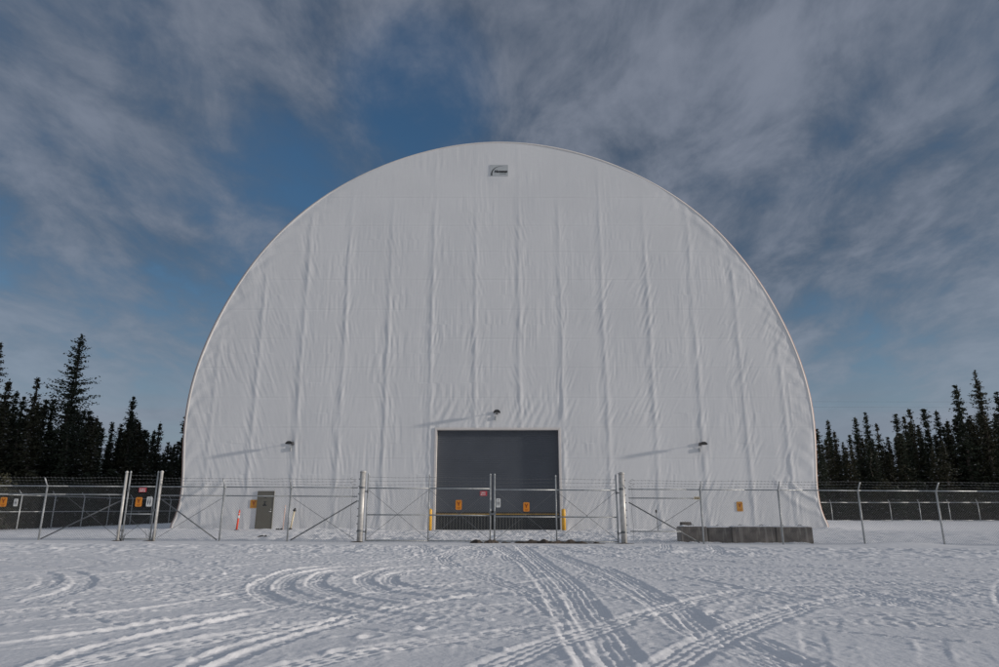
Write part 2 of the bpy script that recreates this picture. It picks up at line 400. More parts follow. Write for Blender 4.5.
for k, c in enumerate(cols):
    cx = c + .06 * noise(WZ * .25, WX * 0 + k * 3.3, 71 + k) + .025 * noise(WZ * .9, WX * 0 + k, 72)
    d = WX - cx
    a = amp_low * (.55 + .7 * np.abs(noise(WZ * .25 + k * 9, WX * 0 + .5, 75))) * sstep(.2, 1.6, edge)
    top = 1 - sstep(18.5, 21.5, WZ) * .75
    Hh += a * top * (.6 + .9 * np.abs(noise(WZ * .7, WX * 0 + k * 1.7, 74))) * (.026 * np.exp(-((d + .08 * (d < 0) * d) / .15) ** 2) - .010 * np.exp(-((d + .40) / .26) ** 2) + .008 * np.exp(-((d - .34) / .07) ** 2) * sstep(0, .3, noise(WZ * .5 + k, WX * 0, 76)))
    # wrinkles fanning out from the truss line
    near_c = np.exp(-(d / .75) ** 2)
    sg = np.where(d > 0, 1, -1)
    un = np.floor(WZ / 1.9 + .1 * k); sl = (_hash(un, un * 0 + k, 7) - .5) * 2.0
    sl = np.where(WX > 4, 1.0 + .4 * sl, np.where(WX < -10, -.7 + .5 * sl, sl))
    ph = (d * 1.0 - (WZ - (un + .5 - .1 * k) * 1.9) * .34 * sl)
    Hh += a * near_c * .013 * sstep(.0, .25, np.abs(WZ / 1.9 + .1 * k - np.floor(WZ / 1.9 + .1 * k) - 0)) * sstep(.0, .25, 1 - (WZ / 1.9 + .1 * k - np.floor(WZ / 1.9 + .1 * k))) * noise(ph * 5.6, WZ * .55 + k * 5, 80 + k) * top
# vertical puckers gathered between seams
sd = np.full_like(WZ, 9.0); si = np.zeros_like(WZ)
for i, s_ in enumerate(seams):
    m = np.abs(WZ - s_) < np.abs(sd); sd = np.where(m, WZ - s_, sd); si = np.where(m, i, si)
patch = sstep(-.1, .35, fbm(WX * .38, WZ * .35, 91, 2))
m0 = noise(WX * .22, WZ * .22, 93)
wR = sstep(2, 7, WX) * sstep(-.15, .25, m0 + .1); wL = sstep(10, 15, -WX); wC = 1 - np.maximum(wR, wL)
for sh, wt, k in ((.55, wR, 0), (-.4, wL, 1), (.0, wC, 2), (.9, wR * .5 * sstep(.1, .3, noise(WX * .3, WZ * .4, 94)), 3)):
    u2 = WX - sh * WZ
    Hh += wt * (.0085 * patch * amp_low * noise(u2 * 3.6, WZ * .42 + si * .7, 95 + k) + .0050 * (.35 + .65 * patch) * amp_low * noise(u2 * 7.5, WZ * .7 + si * 1.9, 97 + k))
# horizontal seams
Hh += -.006 * np.exp(-(sd / .045) ** 2) * (.4 + noise(WX * .4, si * 3.1, 103))
Hh += .003 * np.exp(-((sd - .10) / .05) ** 2)
# slack bays
Hh += .03 * fbm(WX * .14, WZ * .16, 105, 2)
# radial creases at the arch edge
ang = np.arctan2(WZ - 5, WX)
near_e = np.exp(-(np.clip(edge, 0, 9) / 1.1) ** 2) * sstep(.02, .3, edge) * (1 - sstep(19, 23, WZ))
Hh += .028 * near_e * noise(ang * 26 + np.clip(edge, 0, 3) * .5, edge * .8, 107)
Hh += .018 * near_e * noise(WX * 1.4 + WZ * 1.6 * np.sign(WX), WZ * .5, 109)
# curved folds in the lower corners
for sgn, k in ((1, 0), (-1, 1)):
    rr = np.hypot((WX - sgn * 19.2), (WZ - 4.2)); Hh += .05 * np.exp(-((rr - 2.6) / .14) ** 2) * sstep(0, .8, sgn * (WX) - 15.4) * (1 - sstep(2.0, 3.2, WZ))
    Hh += .03 * np.exp(-((rr - 3.3) / .18) ** 2) * sstep(0, .8, sgn * (WX) - 15.0) * (1 - sstep(2.4, 3.4, WZ))
# slanted creases above the big door
dz_ = np.exp(-((WZ - dzt - .9) / 1.0) ** 2) * (1 - sstep(3.5, 4.6, np.abs(WX)))
Hh += .016 * dz_ * noise((WX - (WZ - dzt) * .45) * 3.4, WZ * .35, 111)
jd = np.exp(-((np.abs(WX) - 4.0) / .35) ** 2) * (1 - sstep(5.5, 7, WZ)) 
Hh += .014 * jd * noise((np.abs(WX) - WZ * .6) * 3.0, WZ * 1.1, 113)
# the foot of the skirt gathers
foot = np.exp(-(np.clip(WZ, 0, 9) / .5) ** 2)
Hh += .02 * foot * noise(WX * 2.2, WZ * .6, 115)
Hh *= 1 - np.exp(-(edge / .12) ** 2) * .8
for (sx_, sz_, sr_) in (at(499.3, 170, DB) + (1.2,), at(264, 510, DB) + (1.5,), at(740.4, 506.6, DB) + (.8,), at(253, 504, DB) + (.8,)):
    dd_ = np.hypot(WX - sx_, WZ - sz_); Hh = Hh * sstep(sr_ * .45, sr_, dd_)
WY = -Hh
ci = (WX[:-1, :-1] + WX[1:, 1:]) / 2; cz = (WZ[:-1, :-1] + WZ[1:, 1:]) / 2
keep = ~((ci > dx0 - .03) & (ci < dx1 + .03) & (cz < dzt + .03))
wall = grid_mesh('front_wall', WX, WY, WZ, M['fabric'], keep); wall.parent = hall
# roof cover running back
LEN = 64
nb = 33
zr = np.concatenate([np.linspace(-.1, ZT * .93, 60), ZT - ZT * .07 * (1 - np.linspace(0, 1, 16)[1:]) ** 2])
wr = halfw(zr); wr[-1] = 0
ax = np.concatenate([-wr, wr[::-1][1:]]); az = np.concatenate([zr, zr[::-1][1:]])
yb = np.linspace(.02, LEN, nb * 4 + 1)
sag = 1 - .006 * np.abs(np.sin(np.pi * np.arange(len(yb)) / 4))
RX = ax[None, :] * sag[:, None]; RZ = az[None, :] * sag[:, None]; RY = np.repeat(yb[:, None], len(ax), 1)
roof = grid_mesh('roof_cover', RX, RY, RZ, M['fabric']); roof.parent = hall
# rear wall
bk = MB(); bk.add([(x, LEN, z) for x, z in zip(ax, az)], [tuple(range(len(ax)))]); bk.build('rear_wall', M['fabric'], hall)
# rim bead and the narrow reddish strap beside it
rim = MB(); st = MB()
P = [(x, z) for x, z in zip(ax, az)]
N = len(P); nn = 10
def tubepath(mb, P3, r, n):
    P3 = [Vector(p) for p in P3]; vs = []
    for i, p in enumerate(P3):
        t = (P3[min(i + 1, len(P3) - 1)] - P3[max(i - 1, 0)]).normalized()
        u = Vector((0, 1, 0)); w = t.cross(u).normalized()
        for k in range(n):
            a = 2 * math.pi * k / n; vs.append(p + (u * math.cos(a) + w * math.sin(a)) * r)
    fs = [(i * n + k, i * n + (k + 1) % n, (i + 1) * n + (k + 1) % n, (i + 1) * n + k) for i in range(len(P3) - 1) for k in range(n)]
    fs += [tuple(range(n)), tuple(range((len(P3) - 1) * n, len(P3) * n))]
    mb.add(vs, fs)
tubepath(rim, [(x * .999, .06, z - .01) for x, z in P], .085, 10)
rim.build('edge_bead', M['trim'], hall, smooth=True)
tubepath(st, [(x * 1.006, .16, z * 1.003) for x, z in P], .045, 6)
st.build('edge_strap', M['edge_strip'], hall, smooth=True)
# big door: frame, curtain with ribs, yellow edge, pleated lower skirt
fr = MB()
fw = .13
fr.box(dx0 - fw, dx0, -.045, .45, -.1, dzt + fw); fr.box(dx1, dx1 + fw, -.045, .45, -.1, dzt + fw)
fr.box(dx0, dx1, -.045, .45, dzt, dzt + fw)
fr.build('door_frame', M['trim'], hall, bevel=.012)
zst = at(499, 514.4, DB)[1]
drw = bpy.data.objects.new('roll_up_door', None); 
dm = MB(); n_r = 44; W = dx1 - dx0
vs = []; fs = []
for i in range(n_r * 4 + 1):
    z = zst + .05 + (dzt - zst - .05) * i / (n_r * 4); y_ = .32 - .012 * abs(math.sin(math.pi * i / 4))
    vs += [(dx0 + .002, y_, z), (dx1 - .002, y_, z)]
for i in range(n_r * 4): fs.append((2 * i, 2 * i + 1, 2 * i + 3, 2 * i + 2))
dm.add(vs, fs); drw = dm.build('roll_up_door', M['door'], hall)
ys_ = MB(); ys_.box(dx0 + .05, dx1 - .05, .27, .30, zst - .02, zst + .035); ys_.build('yellow_safety_edge', M['yellow_stripe'], drw)
bb = MB(); bb.box(dx0 + .01, dx1 - .01, .28, .36, zst + .037, zst + .12); bb.build('bottom_bar', M['dark'], drw); bb = MB(); bb.box(dx0 + .01, dx1 - .01, .28, .36, zst - .10, zst - .022); bb.build('bottom_bar', M['dark'], drw)
pl = MB(); vs = []; fs = []; npl = 160
for i in range(npl + 1):
    x = dx0 + .01 + (W - .02) * i / npl; y_ = .30 + (.02 if i % 4 < 2 else 0)
    vs += [(x, y_, -.1), (x, y_, zst - .101)]
for i in range(npl): fs.append((2 * i, 2 * i + 2, 2 * i + 3, 2 * i + 1))
pl.add(vs, fs); pl.build('pleated_skirt', M['door_low'], drw)
# personnel door
px0, px1 = at(254.9, 529, DB)[0], at(271.7, 529, DB)[0]; pzt = at(266, 491.2, DB)[1]
pd = MB(); pd.box(px0 + .04, px1 - .04, -.035, .05, .04, pzt - .05); pdo = pd.build('service_door', M['pdoor'], hall, bevel=.01)
pf = MB()
pf.box(px0, px0 + .037, -.05, .06, 0, pzt); pf.box(px1 - .037, px1, -.05, .06, 0, pzt); pf.box(px0 + .037, px1 - .037, -.05, .06, pzt - .047, pzt)
pf.box(px0, px1, -.05, .06, -.05, -.003)
pf.build('service_door_frame', M['pdoor'], hall)
hd = MB(); hd.tube((px1 - .12, -.035, 1.03), (px1 - .12, -.085, 1.03), .03); hd.tube((px1 - .12, -.085, 1.03), (px1 - .22, -.085, 1.03), .012); hd.build('handle', M['white'], pdo)
hd = MB(); hd.tube((px1 - .12, -.035, 1.16), (px1 - .12, -.055, 1.16), .025); hd.build('deadbolt', M['white'], pdo)
nt = MB(); cxp = (px0 + px1) / 2 - .02
nt.box(cxp - .075, cxp + .075, -.041, -.037, 1.78, 1.82); 
nt.build('door_plate', M['ink'], pdo); nt = MB()
nt.box(cxp - .07, cxp + .09, -.041, -.037, 1.55, 1.60); nt.build('door_plate', M['ink'], pdo); nt = MB()
nt.add([(cxp - .12, -.041, 1.34), (cxp + .12, -.041, 1.34), (cxp + .11, -.041, 1.41), (cxp + .05, -.041, 1.44), (cxp + .04, -.041, 1.53), (cxp - .04, -.041, 1.53), (cxp - .05, -.041, 1.44), (cxp - .11, -.041, 1.41)], [tuple(range(8))])
nt.build('symbol', M['ink'], pdo)
# wall lamps on short brackets, with their conduit
SA, SE = 9.0, 9.5
for px, py in ((290, 443.3), (703, 444), (497, 412)):
    X, Z = at(px, py, DB - .5)
    b = MB()
    b.add([(X - .21, -.30, Z - .05), (X + .21, -.30, Z - .05), (X + .21, -.76, Z - .05), (X - .21, -.76, Z - .05),
           (X - .18, -.32, Z + .03), (X + .18, -.32, Z + .03), (X + .18, -.74, Z + .03), (X - .18, -.74, Z + .03),
           (X - .08, -.42, Z + .11), (X + .08, -.42, Z + .11), (X + .08, -.72, Z + .11), (X - .08, -.72, Z + .11)],
          [(0, 1, 2, 3), (0, 4, 5, 1), (1, 5, 6, 2), (2, 6, 7, 3), (3, 7, 4, 0), (4, 8, 9, 5), (5, 9, 10, 6), (6, 10, 11, 7), (7, 11, 8, 4), (8, 11, 10, 9)])
    lo = b.build('wall_lamp', M['dark'], hall)
    a = MB(); a.tube((X, .03, Z + .03), (X, -.42, Z + .03), .018); a.box(X - .07, X + .07, -.10, .03, Z - .06, Z + .12)
    a.build('bracket', M['dark'], lo)
    j = MB(); j.box(X - .11, X - .05, -.09, .03, Z - .42, Z - .20); j.tube((X - .08, -.03, Z - .2), (X - .08, -.03, Z - .2 + .15), .014); j.build('switch_box', M['galv'], lo)
    e_ = MB(); e_.box(X - .16, X + .16, -.70, -.36, Z - .062, Z - .052); e_.build('lens', M['lens'], lo)

# ------------------------------------------------------------------ signs
def letters(txt, size, m, parent, loc, name='lettering', shear=0.0, ext=.003, bold=0.0, ax_=1.0):
    cu = bpy.data.curves.new(name, 'FONT'); cu.body = txt; cu.size = size; cu.align_x = 'CENTER'; cu.align_y = 'CENTER'
    cu.extrude = ext; cu.shear = shear; cu.offset = bold; cu.resolution_u = 3
    t = bpy.data.objects.new('t', cu); COL.objects.link(t)
    me = bpy.data.meshes.new_from_object(t.evaluated_get(bpy.context.evaluated_depsgraph_get()))
    bpy.data.objects.remove(t); me.materials.clear(); me.materials.append(m)
    for v in me.vertices:
        x, y, z = v.co; v.co = (loc[0] + x * ax_, loc[1] - z, loc[2] + y)
    o = bpy.data.objects.new(name, me); COL.objects.link(o); o.parent = parent
    return o
def rounded(w, h, r, y0, y1, mb, mi=0, cx=0, cz=0, n=5):
    pts = []
    for sx, sz, a0 in ((1, 1, 0), (-1, 1, 90), (-1, -1, 180), (1, -1, 270)):
        for k in range(n + 1):
            a = R(a0 + 90 * k / n); pts.append((cx + sx * (w / 2 - r) + r * math.cos(a), cz + sz * (h / 2 - r) + r * math.sin(a)))
    N = len(pts); vs = [(x, y0, z) for x, z in pts] + [(x, y1, z) for x, z in pts]
    mb.add(vs, [tuple(range(N)), tuple(range(2 * N - 1, N - 1, -1))] + [(k, N + k, N + (k + 1) % N, (k + 1) % N) for k in range(N)], mi)
def sign(kind, X, Y, Z, w, h, label, group=None):
    base = {'orange': M['orange_sign'], 'amber': M['amber_sign'], 'red': M['red_sign'], 'white': M['white'], 'tan': M['cream']}[kind]
    e = empty({'orange': 'warning_sign', 'amber': 'warning_sign', 'red': 'notice_sign', 'white': 'notice_sign', 'tan': 'notice_sign'}[kind], (X, Y, Z), label, 'sign', group)
    p = MB(); rounded(w, h, min(w, h) * (.16 if kind in ('orange', 'white') else .05), -.004, .004, p); p.build('panel', base, e)
    for sx in (-1, 1):
        for sz in (-1, 1):
            b = MB(); b.tube((sx * w * .36, -.009, sz * h * .42), (sx * w * .36, -.0045, sz * h * .42), .008, 6); b.build('bolt', M['galv'], e)
    s = MB(); y0 = -.0075
    if kind in ('orange', 'amber'):
        k = w * .5; cz = h * .14
        # a dark figure with two raised arms above lines of small print
        s.add([(-k*.62, y0, cz + k*.6), (-k*.36, y0, cz + k*.6), (0, y0, cz + k*.12), (k*.36, y0, cz + k*.6), (k*.62, y0, cz + k*.6), (k*.16, y0, cz - k*.18), (k*.16, y0, cz - k*.7), (-k*.16, y0, cz - k*.7), (-k*.16, y0, cz - k*.18)],
              [(0, 8, 5, 4, 3, 2, 1), (8, 7, 6, 5)])
        s.build('symbol', M['rust_ink'], e); s = MB()
        for i in range(3): s.box(-k * (.6 - .1 * i), k * (.6 - .12 * i), y0, -.0045, -h * (.27 + .065 * i), -h * (.25 + .065 * i))
        s.build('lettering', M['rust_ink'], e)
    elif kind == 'white':
        k = w * .5
        for sx in (-1, 1):
            s.tube((sx * k * .38, y0, h * .20), (sx * k * .38, -.0045, h * .20), k * .16, 8)
            s.box(sx * k * .38 - k * .17, sx * k * .38 + k * .17, y0, -.0045, -h * .16, h * .12)
            s.box(sx * k * .38 - k * .10, sx * k * .38 + k * .10, y0, -.0045, -h * .30, -h * .165)
        s2_ = MB(); s2_.box(-k * .55, k * .55, y0, -.0045, h * .32, h * .36); s2_.build('lettering', M['ink'], e)
        s.build('symbol', M['ink'], e)
    else:
        k = w * .5; xx = -k * .8; rr = random.Random(int(abs(X) * 100))
        for row in (.18, -.22):
            xx = -k * .78
            while xx < k * .7:
                ww = k * rr.uniform(.08, .2)
                s = MB(); s.box(xx, min(xx + ww, k * .8), y0, -.0045, h * (row - .12), h * (row + .12)); s.build('letter', M['white'] if kind == 'red' else M['ink'], e); xx += ww + k * rr.choice((.06, .06, .16))
    return e
# logo board at the crown of the hall
lx0, lz0 = at(490, 175.5, DB - .08); lx1, lz1 = at(508.2, 164.3, DB - .08)
lw, lh = lx1 - lx0, lz1 - lz0
logo = empty('logo_sign', ((lx0 + lx1) / 2, DB - .012, (lz0 + lz1) / 2), 'small pale rectangular logo board high under the crown of the white arched wall', 'sign')
p = MB(); rounded(lw, lh, .03, -.006, .012, p); p.build('panel', M['logo_panel'], logo)
g_ = MB(); n = 24; vo = []; vi = []
for k in range(n + 1):
    t = k / n; a = R(188 - 108 * t); th = (.085 * (1 - t) ** 1.2 + .006)
    cx_, cz_ = .12 * lw, -lh * .36
    ox, oz = cx_ + .56 * lw * math.cos(a), cz_ + .74 * lh * math.sin(a)
    ix, iz = cx_ + (.56 * lw - th) * math.cos(a), cz_ + (.74 * lh - th) * math.sin(a)
    vo.append((ox, -.013, oz)); vi.append((ix, -.013, iz))
g_.add(vo + vi, [(k, k + 1, n + 2 + k, n + 1 + k) for k in range(n)])
g_.build('arch_mark', M['ink'], logo)
letters('Norseman', .225, M['ink'], logo, (.10 * lw, -.012, -.10 * lh), shear=.3, bold=.016, ax_=.88)
letters('STRUCTURES', .07, M['ink'], logo, (.22 * lw, -.010, -.30 * lh), name='small_lettering', shear=.2)

DF = 24.7
NEARZ = lambda x: gz(x, DF)
def fx(px): return (px - CX) / F * (DF * math.cos(PITCH) + (0 - CAMZ) * math.sin(PITCH))
def fsign(kind, px, py, w, h, label, dy=-.06, group=None):
    X, Z = at(px, py, DF + dy); return sign(kind, X, DF + dy, Z, w, h, label, group)
WG, OG, RG = 'white notices on the gates', 'orange warning signs', 'red notices on the gates'
fsign('orange', 3.5, 502, .23, .33, 'orange warning sign on the fence at the left edge of the photo', group=OG)
fsign('white', 15.8, 502.6, .14, .26, 'narrow white notice on the fence beside the leftmost orange sign', group=WG)
fsign('red', 142.7, 490, .27, .16, 'red notice on the top rail of the narrow walk gate', group=RG)
fsign('orange', 138.8, 502, .23, .33, 'orange warning sign on the narrow walk gate', group=OG)
fsign('white', 149.4, 501.7, .20, .34, 'white notice on the narrow walk gate, right of its orange sign', group=WG)
fsign('red', 483.6, 493.5, .26, .17, 'red notice at the top of the left double gate leaf', dy=-.07, group=RG)
fsign('orange', 458.8, 505, .22, .34, 'orange warning sign on the left double gate leaf', dy=-.07, group=OG)
fsign('white', 498.4, 503, .16, .31, 'white notice beside the middle posts on the right double gate leaf', dy=-.07, group=WG)
fsign('orange', 526.5, 507, .22, .32, 'orange warning sign on the right double gate leaf', dy=-.07, group=OG)
fsign('tan', 697, 498.2, .21, .10, 'tiny tan notice on the second rail right of the double gate')
X, Z = at(253.6, 504, DB - .1); sign('amber', X - .02, DB - .02, Z, .40, .46, 'amber warning board on the white wall left of the olive service door', group='amber boards on the white wall')
X, Z = at(740.4, 506.6, DB - .1); sign('amber', X, DB - .02, Z, .35, .54, 'amber warning board on the white wall above the concrete blocks', group='amber boards on the white wall')

# ------------------------------------------------------------------ fences
def chain(name, A, B, z0, z1, parent, gA=0, gB=0, pitch=.062, r=.0021, mt='wire'):
    """real woven diamonds: two families of slanting wires clipped to the panel"""
    A = Vector(A); B = Vector(B); L = (B - A).length; d = (B - A) / L; nrm = Vector((-d.y, d.x))
    mb = MB(); h = z1 - z0; step = pitch * 1.414
    def P(s, z, off): 
        g = gA + (gB - gA) * s / L
        return Vector((A.x + d.x * s + nrm.x * off, A.y + d.y * s + nrm.y * off, z0 + z + g))
    k = -h
    while k < L:
        for fam in (0, 1):
            s0, s1 = k, k + h; a0, a1 = 0.0, h
            if s0 < 0: a0 = -s0; s0 = 0
            if s1 > L: a1 = h - (s1 - L); s1 = L
            if a1 - a0 > .03:
                if fam == 0: p, q_ = P(s0, a0, .003), P(s1, a1, .003)
                else: p, q_ = P(s0, h - a0, -.003), P(s1, h - a1, -.003)
                mb.tube(p, q_, r, 3, cap=False)
        k += step
    return mb.build(name, M[mt], parent)
def barbed(A, B, z, parent, gA, gB, off=(0, 0), r=.0045, barbs=True):
    mb = MB(); L = (Vector(B) - Vector(A)).length; n = max(2, int(L / .5)); pts = []
    for i in range(n + 1):
        t = i / n; sag_ = .02 * math.sin(t * 40 + z * 9)
        pts.append(Vector((A[0] + (B[0] - A[0]) * t + off[0], A[1] + (B[1] - A[1]) * t + off[1], z + gA + (gB - gA) * t + sag_ * .6)))
    mb.path(pts, r, 4)
    if barbs:
        m = int(L / .13)
        for i in range(m):
            t = (i + .5) / m; k = int(t * n); f = t * n - k; p = pts[k].lerp(pts[min(k + 1, n)], f)
            mb.tube(p + Vector((.012, .014, -.022)), p + Vector((-.012, -.014, .022)), .003, 3, cap=False)
            mb.tube(p + Vector((-.012, .014, .022)), p + Vector((.012, -.014, -.022)), .003, 3, cap=False)
    return mb.build('barbed_wire', M['barb'], parent)
def post(parent, x, y, h, r=.032, arm=None, armlen=.36, name='post', m='galv', mat_=None, emb=.15):
    g = gz(x, y); mb = MB()
    mb.tube((x, y, g - emb), (x, y, g + h), r, 12)
    if arm is not None:
        mb.tube((x, y, g + h - .01), (x + arm[0] * .22, y + arm[1] * .22, g + h + armlen * .8), r * .7, 8)
        mb.tube((x, y, g + h - .03), (x, y, g + h + .03), r * 1.2, 12)
    else:
        mb.lathe([(r * 1.15, 0), (r * 1.15, .03), (r * .7, .06), (.004, .075)], 12, (x, y, g + h))
    return mb.build(name, M[m], parent, smooth=True)
def rail(parent, A, B, z, r=.021, name='top_rail', m='galv'):
    mb = MB(); n = max(1, int((Vector(B) - Vector(A)).length / 2)); pts = []
    for i in range(n + 1):
        x = A[0] + (B[0] - A[0]) * i / n; y = A[1] + (B[1] - A[1]) * i / n; pts.append((x, y, gz(x, y) + z))
    mb.path(pts, r, 8); return mb.build(name, M[m], parent, smooth=True)
RH = 1.88
G = 'runs of the near chain-link fence'
ARM = (0, -1)
def nearfence(label, xa, xb, posts, braces=(), brace_rail=(), rods=(), extra=None, mesh_to=None):
    f = empty('chain_link_fence', ((xa + xb) / 2, DF, 0), label, 'fence', G)
    ox = (xa + xb) / 2
    def rel(o):
        o.matrix_parent_inverse = Matrix.Translation((-ox, -DF, 0)); return o
    for x in posts: rel(post(f, x, DF, RH, arm=ARM))
    rel(rail(f, (xa, DF - .0), (xb, DF - .0), RH + .0))
    for a, b, z in brace_rail: rel(rail(f, (a, DF), (b, DF), z, name='brace_rail'))
    for (a, za), (b, zb) in braces:
        mb = MB(); mb.tube((a, DF + .03, za + gz(a, DF)), (b, DF + .03, zb + gz(b, DF)), .022, 8); rel(mb.build('brace_pipe', M['galv_dark'], f, smooth=True))
    for (a, za), (b, zb) in rods:
        mb = MB(); mb.tube((a, DF + .015, za + gz(a, DF)), (b, DF + .015, zb + gz(b, DF)), .008, 5); rel(mb.build('tension_rod', M['galv_dark'], f))
    rel(chain('chain_link_mesh', (xa, DF - .035), (xb, DF - .035), .03, RH, f, gz(xa, DF), gz(xb, DF)))
    for k in range(3):
        t = (k + 1) / 3
        rel(barbed((xa, DF), (xb, DF), RH + .36 * .8 * t, f, gz(xa, DF), gz(xb, DF), (0, -.22 * t)))
    if extra: extra(f, rel)
    return f
xs_l = [fx(118) - .02]
nearfence('near chain-link fence run left of the walk gate', -27.7, fx(116.5), [-25.8, -22.8, -19.75, fx(38)],
          braces=[((fx(39.5), .05), (fx(117), 1.42))], brace_rail=[(-19.75, fx(116.5), 1.59)], rods=[((fx(117), .1), (fx(60), 1.5))])
def curl(px, mirror=1):
    def f_(f, rel):
        x = fx(px); g = gz(x, DF); mb = MB(); pts = []
        for i in range(41):
            t = i / 40; pts.append((x + .09 * math.sin(t * 6.28 * 2.0) * mirror, DF - .05, g + RH + .06 + .30 * t))
        mb.path(pts, .006, 4)
        mb.path([(x, DF - .05, g + RH + .06), (x + .02, DF - .05, g + RH - .2), (x - .03, DF - .045, g + 1.1), (x + .01, DF - .05, g + .6), (x - .02, DF - .05, g + .12)], .005, 4)
        rel(mb.build('coiled_ground_wire', M['barb'], f))
    return f_
nearfence('near chain-link fence run between the walk gate and the double gate', fx(154.5), fx(355), [fx(219), fx(287)],
          braces=[((fx(156.5), 1.42), (fx(216), .05)), ((fx(290), .05), (fx(355), 1.42))], brace_rail=[(fx(154.5), fx(355), 1.57)],
          rods=[((fx(156), .1), (fx(219), 1.52)), ((fx(289), 1.52), (fx(354), .1))], extra=curl(350))
nearfence('near chain-link fence run right of the double gate, before the concrete blocks', fx(631), 27.7,
          [fx(704), fx(783.5), fx(865), fx(944.5), fx(1024), fx(1104), fx(1184)],
          braces=[((fx(631), 1.42), (fx(700), .05))], brace_rail=[(fx(631), fx(704), 1.57), (fx(631), fx(682), .42)], rods=[((fx(702), 1.5), (fx(650), .40))], extra=curl(634, -1))
# walk gate with its posts
GP = 'posts of the walk gate'
for px, r_, h, lab, mm in ((117.3, .05, 2.36, 'pale post on the left side of the walk gate', 'post_pale'), (153.2, .05, 2.38, 'pale post on the right side of the walk gate', 'post_pale')):
    x = fx(px); o = post(None, x, DF, h, r=r_, name='gate_post', m=mm); tag(o, lab, 'gate post', GP)
wg = empty('walk_gate', (fx(135), DF, 0), 'narrow single walk gate with red, orange and white signs', 'gate')
def relto(f):
    L = f.location.copy()
    def g(o): o.matrix_parent_inverse = Matrix.Translation(-L); return o
    return g
def gate(f, xa, xb, mids, ztop, zmid, hang, zt=2.34, single=False):
    rel = relto(f); y = DF - .0
    for x in [xa, xb]: rel(post(f, x, y, zt, r=.027, name='frame_post', m='galv', emb=-.03))
    for x in mids: rel(post(f, x, y, zt - .04, r=.024, name='frame_post', m='galv', emb=-.03))
    for z, nm in ((ztop, 'top_rail'), (zmid, 'middle_rail'), (.06, 'bottom_rail')): rel(rail(f, (xa, y), (xb, y), z, name=nm, r=.023))
    ed = [xa] + list(mids) + [xb]
    for a, b in zip(ed[:-1], ed[1:]):
        for p, q_ in (((a, .1), (b, ztop - .04)), ((a, ztop - .04), (b, .1))):
            if single: p, q_ = (p[0], p[1]), (q_[0], q_[1] if q_[1] < .5 else zmid); p = (p[0], p[1] if p[1] < .5 else zmid)
            mb = MB(); mb.tube((p[0], y - .012, p[1] + gz(p[0], y)), (q_[0], y + .012, q_[1] + gz(q_[0], y)), .007, 5); rel(mb.build('tension_rod', M['galv_dark'], f))
    rel(chain('chain_link_mesh', (xa, y - .035), (xb, y - .035), .05, ztop, f, gz(xa, y), gz(xb, y)))
    for k in range(3): rel(barbed((xa, y), (xb, y), ztop + .12 + .13 * k, f, gz(xa, y), gz(xb, y)))
    for z in (.35, 1.75):
        mb = MB(); x = xa if hang < 0 else xb
        mb.tube((x - .0, y, z + gz(x, y)), (x + hang * .10, y, z + gz(x, y)), .02, 8); mb.tube((x, y, z - .05 + gz(x, y)), (x, y, z + .05 + gz(x, y)), .036, 10)
        rel(mb.build('hinge', M['galv_dark'], f))
    mb = MB(); x = xb if hang < 0 else xa
    mb.box(x - .05 if hang < 0 else x - .12, x + .12 if hang < 0 else x + .05, y - .05, y - .035, 1.02 + gz(x, y), 1.09 + gz(x, y)); rel(mb.build('latch', M['galv_dark'], f))
gate(wg, fx(121.3), fx(149.5), [], RH, .92, -1, 2.36, single=True)
# double gate
for px, lab in ((359.5, 'thick steel post carrying the left leaf of the double gate'), (624.6, 'thick steel post carrying the right leaf of the double gate')):
    x = fx(px); o = post(None, x, DF + .02, 2.42, r=.105, name='gate_post', m='post_pale'); tag(o, lab, 'gate post', 'thick posts of the double gate')
    side = -1 if px < 500 else 1; g = gz(x, DF)
    for k in range(8):
        mb = MB(); mb.box(x + side * .105 - .03, x + side * .105 + .03, DF - .03, DF + .03, g + .35 + k * .26, g + .385 + k * .26); mb.build('tie_band', M['galv_dark'], o)
    for z in (.35, 1.85): mb = MB(); mb.lathe([(.112, 0), (.112, .07)], 16, (x, DF + .02, g + z)); mb.build('collar', M['galv_dark'], o)
gl = empty('gate_leaf', (fx(428), DF, 0), 'left leaf of the wide double gate, with red and orange signs', 'gate', 'leaves of the double gate')
gate(gl, fx(365.3), fx(490.3), [fx(428)], RH - .01, .94, -1)
gr = empty('gate_leaf', (fx(556), DF, 0), 'right leaf of the wide double gate, with white and orange signs', 'gate', 'leaves of the double gate')
gate(gr, fx(494.6), fx(618.6), [fx(557)], RH - .04, .90, 1)
# drop bar and chain where the two leaves meet belong to the left leaf
mb = MB(); x = fx(490.3); mb.tube((x + .0, DF - .05, .02), (x + .0, DF - .05, .9), .012, 8); mb.box(x - .03, x + .20, DF - .062, DF - .04, .96, 1.03)
relto(gl)(mb.build('drop_bar', M['galv_dark'], gl))

